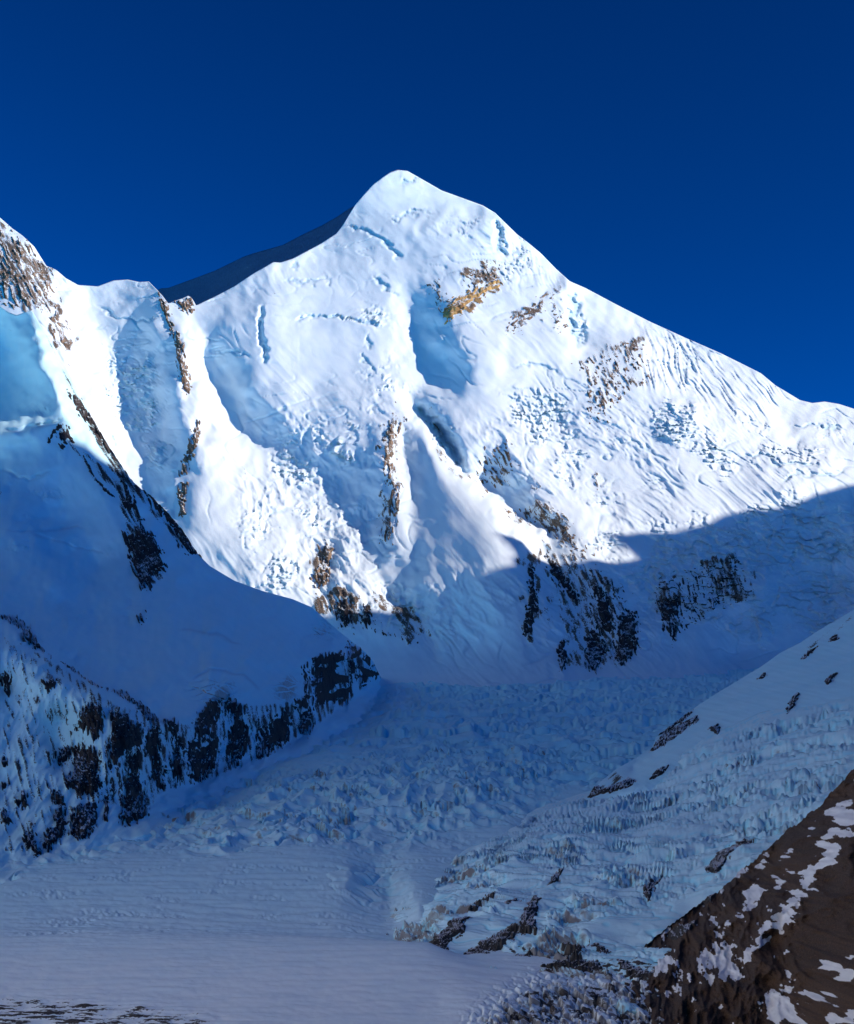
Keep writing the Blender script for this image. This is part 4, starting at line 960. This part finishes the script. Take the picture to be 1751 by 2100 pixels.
cliffs = [
    [(0, 82), (60, 75), (120, 118), (180, 200), (230, 265), (190, 242), (150, 222), (110, 190), (90, 140), (40, 112)],
    [(0, 350), (55, 345), (48, 450), (20, 440)], [(190, 380), (240, 350), (262, 400), (220, 430)],
    [(255, 275), (330, 315), (400, 370), (480, 410), (440, 412), (380, 368), (320, 328)],
    [(480, 410), (570, 430), (640, 470), (725, 552), (690, 572), (620, 505), (555, 452)],
    [(380, 500), (420, 475), (465, 500), (475, 560), (455, 640), (430, 660), (400, 610), (360, 600), (310, 630), (350, 580)],
    [(250, 710), (300, 680), (420, 670), (455, 720), (450, 800), (470, 860), (440, 890), (400, 905), (350, 880), (300, 860), (290, 830), (340, 780), (330, 720), (270, 760)],
    [(510, 500), (560, 520), (600, 560), (640, 580), (660, 620), (640, 700), (650, 740), (630, 800), (580, 790), (575, 700), (540, 760), (500, 780), (490, 720), (520, 640), (500, 560)],
    [(590, 800), (640, 800), (655, 880), (665, 990), (620, 1020), (580, 1045), (545, 1000), (570, 930), (565, 860)],
    [(340, 960), (390, 930), (440, 950), (450, 1010), (410, 1080), (360, 1100), (320, 1080), (320, 1020)],
    [(240, 970), (290, 960), (300, 1050), (270, 1110), (220, 1155), (190, 1130), (210, 1070), (250, 1040)],
    [(100, 1085), (150, 1060), (165, 1120), (200, 1170), (170, 1180), (130, 1140)],
    [(670, 580), (730, 590), (730, 700), (745, 860), (720, 870), (690, 810), (700, 740), (670, 720), (660, 640)],
    [(750, 560), (800, 550), (820, 620), (850, 680), (835, 700), (770, 615)], [(760, 770), (790, 705), (832, 700), (850, 830), (790, 822)],
    [(850, 700), (880, 620), (890, 560), (920, 500), (960, 460), (1010, 470), (1000, 540), (960, 600), (1000, 650), (985, 760), (940, 830), (890, 840), (860, 820)],
    [(1015, 470), (1060, 450), (1110, 500), (1100, 540), (1130, 580), (1135, 660), (1110, 740), (1070, 775), (1040, 740), (1030, 640), (1060, 560), (1035, 520)],
    [(1180, 590), (1220, 600), (1240, 540), (1310, 510), (1330, 570), (1320, 650), (1260, 690), (1210, 720), (1170, 735), (1170, 660)],
    [(1380, 310), (1400, 300), (1408, 460), (1430, 580), (1390, 645), (1360, 620), (1370, 560), (1340, 470), (1380, 440)],
    [(1424, 270), (1480, 250), (1560, 240), (1600, 290), (1600, 360), (1605, 440), (1580, 490), (1530, 470), (1470, 490), (1430, 470), (1418, 400)],
    [(1590, 200), (1640, 220), (1690, 280), (1730, 350), (1690, 370), (1640, 390), (1612, 310), (1570, 250)],
    [(60, 930), (120, 870), (130, 960), (90, 950)], [(0, 960), (40, 980), (50, 1030), (0, 1030)], [(10, 720), (45, 740), (30, 790), (10, 770)], [(0, 830), (40, 850), (10, 880)],
    [(475, 900), (497, 900), (492, 1020), (472, 1020)], [(230, 860), (290, 900), (300, 950), (250, 940)]]
rocks(D, [zr(p, kD, *oD) for p in cliffs], ROCK_DARK, spur_l, 9, grain=5, ang=84, streak=3.6, ragged=7, step=1.5)
kE = 0.4; oE = (0.0, 788.0)
ribs = [
    [(340, 30), (400, 60), (460, 130), (520, 220), (560, 300), (600, 340), (680, 420), (640, 412), (560, 352), (500, 262), (440, 192), (380, 112)],
    [(420, 360), (470, 430), (500, 490), (560, 540), (590, 580), (550, 562), (490, 495), (440, 415)],
    [(600, 440), (650, 510), (690, 600), (740, 690), (720, 700), (680, 640), (640, 640), (620, 620), (640, 560)],
    [(630, 760), (680, 760), (720, 720), (780, 760), (810, 800), (840, 900), (845, 950), (800, 970), (770, 1000), (760, 1060), (725, 1050), (690, 960), (650, 850)],
    [(720, 490), (800, 570), (880, 660), (950, 740), (1030, 860), (980, 870), (920, 830), (890, 740), (800, 640), (740, 560)],
    [(240, 300), (270, 230), (330, 190), (325, 215), (280, 250), (255, 305)], [(310, 260), (345, 225), (380, 300), (345, 290), (305, 355)],
    [(0, 545), (12, 550), (0, 575)], [(690, 1190), (730, 1150), (750, 1200), (720, 1230)]]
rocks(D, [zr(p, kE, *oE) for p in ribs], ROCK_DARK, spur_l, 11, grain=5, ang=62, streak=3.4, ragged=7, step=1.5)

# bare moraine rock on the ice arm and brown crags on the scree slope
rock_things(T, [(zr(p, kB, *oB), lb, gp) for p, lb, gp in (
    ([(160, 570), (190, 530), (240, 490), (300, 465), (330, 470), (290, 500), (310, 520), (230, 545), (240, 575)], 'slanting dark moraine rock at the end of the side glacier beside smooth snow', None),
    ([(500, 500), (520, 450), (560, 385), (580, 400), (560, 470), (565, 545), (510, 545)], 'tall narrow dark rock fin standing among the seracs', None),
    ([(300, 590), (360, 560), (440, 530), (490, 500), (500, 545), (420, 590), (340, 620), (320, 615)], 'long low dark moraine rock running up to the tall rock fin', None),
    ([(380, 630), (450, 620), (470, 660), (420, 662)], 'small dark rock just below the long low moraine rock', 'moraine rocks below the fin'), ([(480, 610), (540, 600), (600, 640), (560, 655), (500, 640)], 'dark rock between the long low moraine rock and the wide flat one', 'moraine rocks below the fin'), ([(560, 665), (640, 650), (720, 630), (800, 640), (820, 670), (700, 680), (600, 675)], 'wide flat dark moraine rock above the dirty ice at the valley foot', None),
    ([(665, 590), (720, 565), (750, 600), (720, 630), (680, 625)], 'blocky dark rock just above the wide flat moraine rock', 'moraine rocks below the fin'), ([(760, 570), (800, 570), (845, 600), (810, 605)], 'thin dark rock ledge between the blocky rock and the scree slope', 'moraine rocks below the fin'), ([(965, 360), (990, 340), (1035, 315), (1010, 350), (985, 395), (970, 390)], 'small upright black rock on smooth snow below the seracs', None),
    ([(1200, 300), (1260, 230), (1320, 195), (1390, 178), (1340, 215), (1280, 260), (1240, 310)], 'long dark rock rib between the seracs and the brown scree slope', None), ([(610, 350), (640, 310), (670, 290), (650, 330), (620, 352)], 'small dark rock slanting among the seracs just above the tall fin', 'rocks among the seracs'), ([(310, 450), (360, 410), (420, 385), (400, 405), (340, 445)], 'thin dark rock streak just above the end moraine rock', 'rocks among the seracs'),
    ([(440, 425), (490, 405), (510, 408), (460, 428)], 'short flat dark rock between the end moraine rock and the tall fin', 'rocks among the seracs'), ([(870, 640), (960, 680), (1060, 700), (1040, 720), (940, 710), (880, 670)], 'low dark rock bank in front of the foot of the scree slope', None), ([(1130, 700), (1200, 720), (1280, 780), (1310, 840), (1230, 850), (1150, 780)], 'broad dark rubble mound against the left edge of the scree slope', None), ([(820, 770), (870, 740), (900, 770), (860, 790)], 'small dark rock set in the dirty broken ice', None))],
    ROCK_MORAINE, 4, 'moraine_rock', grain=5, ang=-28, ragged=3.5, step=1.3)
rocks(B, [zr(p, kB, *oB) for p in (
    [(910, 545), (940, 490), (1020, 430), (1100, 400), (1180, 380), (1250, 380), (1210, 420), (1130, 460), (1060, 500), (980, 530)], [(1040, 540), (1100, 500), (1160, 480), (1170, 500), (1090, 560)])], ROCK_MORAINE, hill, 4, grain=6, ang=-38, ragged=3, step=1.5)

# ------------------------------------------------------------------ outside the frame: shading mountain, added bounce slope, ground
EA = np.array([math.sin(SUN_AZ), math.cos(SUN_AZ)])          # level direction to the sun
EB = np.array([-EA[1], EA[0]])                               # along the wall that shades the valley
S0 = 3300.0; TE = math.tan(SUN_EL)
def wall_height(face, pts):
    pts = np.array(pts, float); P = face.pos(pts[:, 0], pts[:, 1])
    return np.c_[P[:, :2] @ EB, P[:, 2] + (S0 - P[:, :2] @ EA) * TE]
prof = np.concatenate([
    np.array([[-6000, 1000], [-3000, 1200], [-800, 1400], [600, 1520], [1500, 1800], [1900, 2250], [2300, 2800]]),
    wall_height(D, [(0, 884), (60, 876), (130, 860), (190, 925), (235, 965)]),
    np.array([[4300, 3700], [5000, 3550], [5800, 3380], [6420, 3330]]),
    wall_height(M, [(850, 1136), (920, 1138), (965, 1165), (1005, 1172), (1030, 1148), (1060, 1100), (1120, 1075), (1180, 1120), (1240, 1150), (1290, 1158), (1305, 1092), (1350, 1080), (1420, 1080), (1480, 1047), (1540, 1040), (1600, 1040), (1650, 1016), (1751, 990)]),
    np.array([[9400, 3000], [10500, 2300], [13000, 1500]])])
prof = prof[np.argsort(prof[:, 0])]
av = np.arange(-6000, 13001, 30.0)
pf = np.interp(av, prof[:, 0], prof[:, 1])
pw = np.pad(pf, 2, mode='edge')
pf = np.where(av > 5900, np.minimum.reduce([pw[k:k + len(pf)] for k in range(5)]), pf)
sv = np.concatenate([np.linspace(-3400, -60, 60), [0], np.linspace(60, 3500, 50)])
AA, SS = np.meshgrid(av, sv)
ZZ = pf[None, :] - np.where(SS < 0, -SS * 1.5, SS * 1.0)
dist_ = sstep(0, 500, np.abs(SS))
ZZ = ZZ + dist_ * (140 * fbm(AA / 900, SS / 900, 4, 201) + 60 * (ridged(AA / 300, SS / 900, 3, 202) - 0.9)) - 60 * dist_
XW = AA * EB[0] + (SS + S0) * EA[0]; YW = AA * EB[1] + (SS + S0) * EA[1]
floor_z = -GH - 60 + GS * np.clip(YW, -2500, 7000)
ZZ = np.maximum(ZZ, floor_z - 30)
at0 = {k: np.zeros(ZZ.size) for k in ('warm', 'ice', 'dirt_shade')}
wall = make_mesh('shading_mountain', np.stack([XW, YW, ZZ], -1).reshape(-1, 3), grid_faces(*ZZ.shape), MAT_PEAK, dict(at0, rock=(0.22 + 0.3 * fbm(AA / 300, SS / 200, 3, 203)).reshape(-1)))
structure(wall, 'tall mountain wall on the sun side of the valley, outside the picture')

xv = np.linspace(-4600, -420, 90); yv = np.linspace(-5000, 1350, 120)  # unseen slope added to bounce sunlight onto the near snow
XX, YY = np.meshgrid(xv, yv)
ff = np.clip((-430 - 0.34 * np.clip(YY, 0, 4000) - XX) / 2000, 0, 2)
ZZ = -380 + GS * np.clip(YY, -2000, 9000) + 3000 * np.where(ff < 1, ff ** 1.1, 1.0 - 0.6 * (ff - 1)) + ff.clip(0, 1) * (150 * fbm(XX / 900, YY / 900, 4, 211) + 110 * (ridged(XX / 900, YY / 420, 3, 212) - 0.9))
at0 = {k: np.zeros(ZZ.size) for k in ('warm', 'ice', 'dirt_shade')}
wl = make_mesh('bounce_slope', np.stack([XX, YY, ZZ], -1).reshape(-1, 3), grid_faces(*ZZ.shape)[:, ::-1], MAT_ICE, dict(at0, rock=(0.10 + 0.3 * fbm(XX / 300, YY / 200, 3, 213)).reshape(-1)))
structure(wl, 'snow slope added behind the viewpoint to bounce sunlight, outside the picture')

xv = np.linspace(-16000, 16000, 60); yv = np.linspace(-12000, 20000, 60)
XX, YY = np.meshgrid(xv, yv)
ZZ = -GH - 70 + GS * np.clip(YY, -2500, 6500)
gr = make_mesh('ground', np.stack([XX, YY, ZZ], -1).reshape(-1, 3), grid_faces(*ZZ.shape)[:, ::-1], ROCK_VALLEY)
structure(gr, 'dark rocky valley ground under the glacier and mountains')
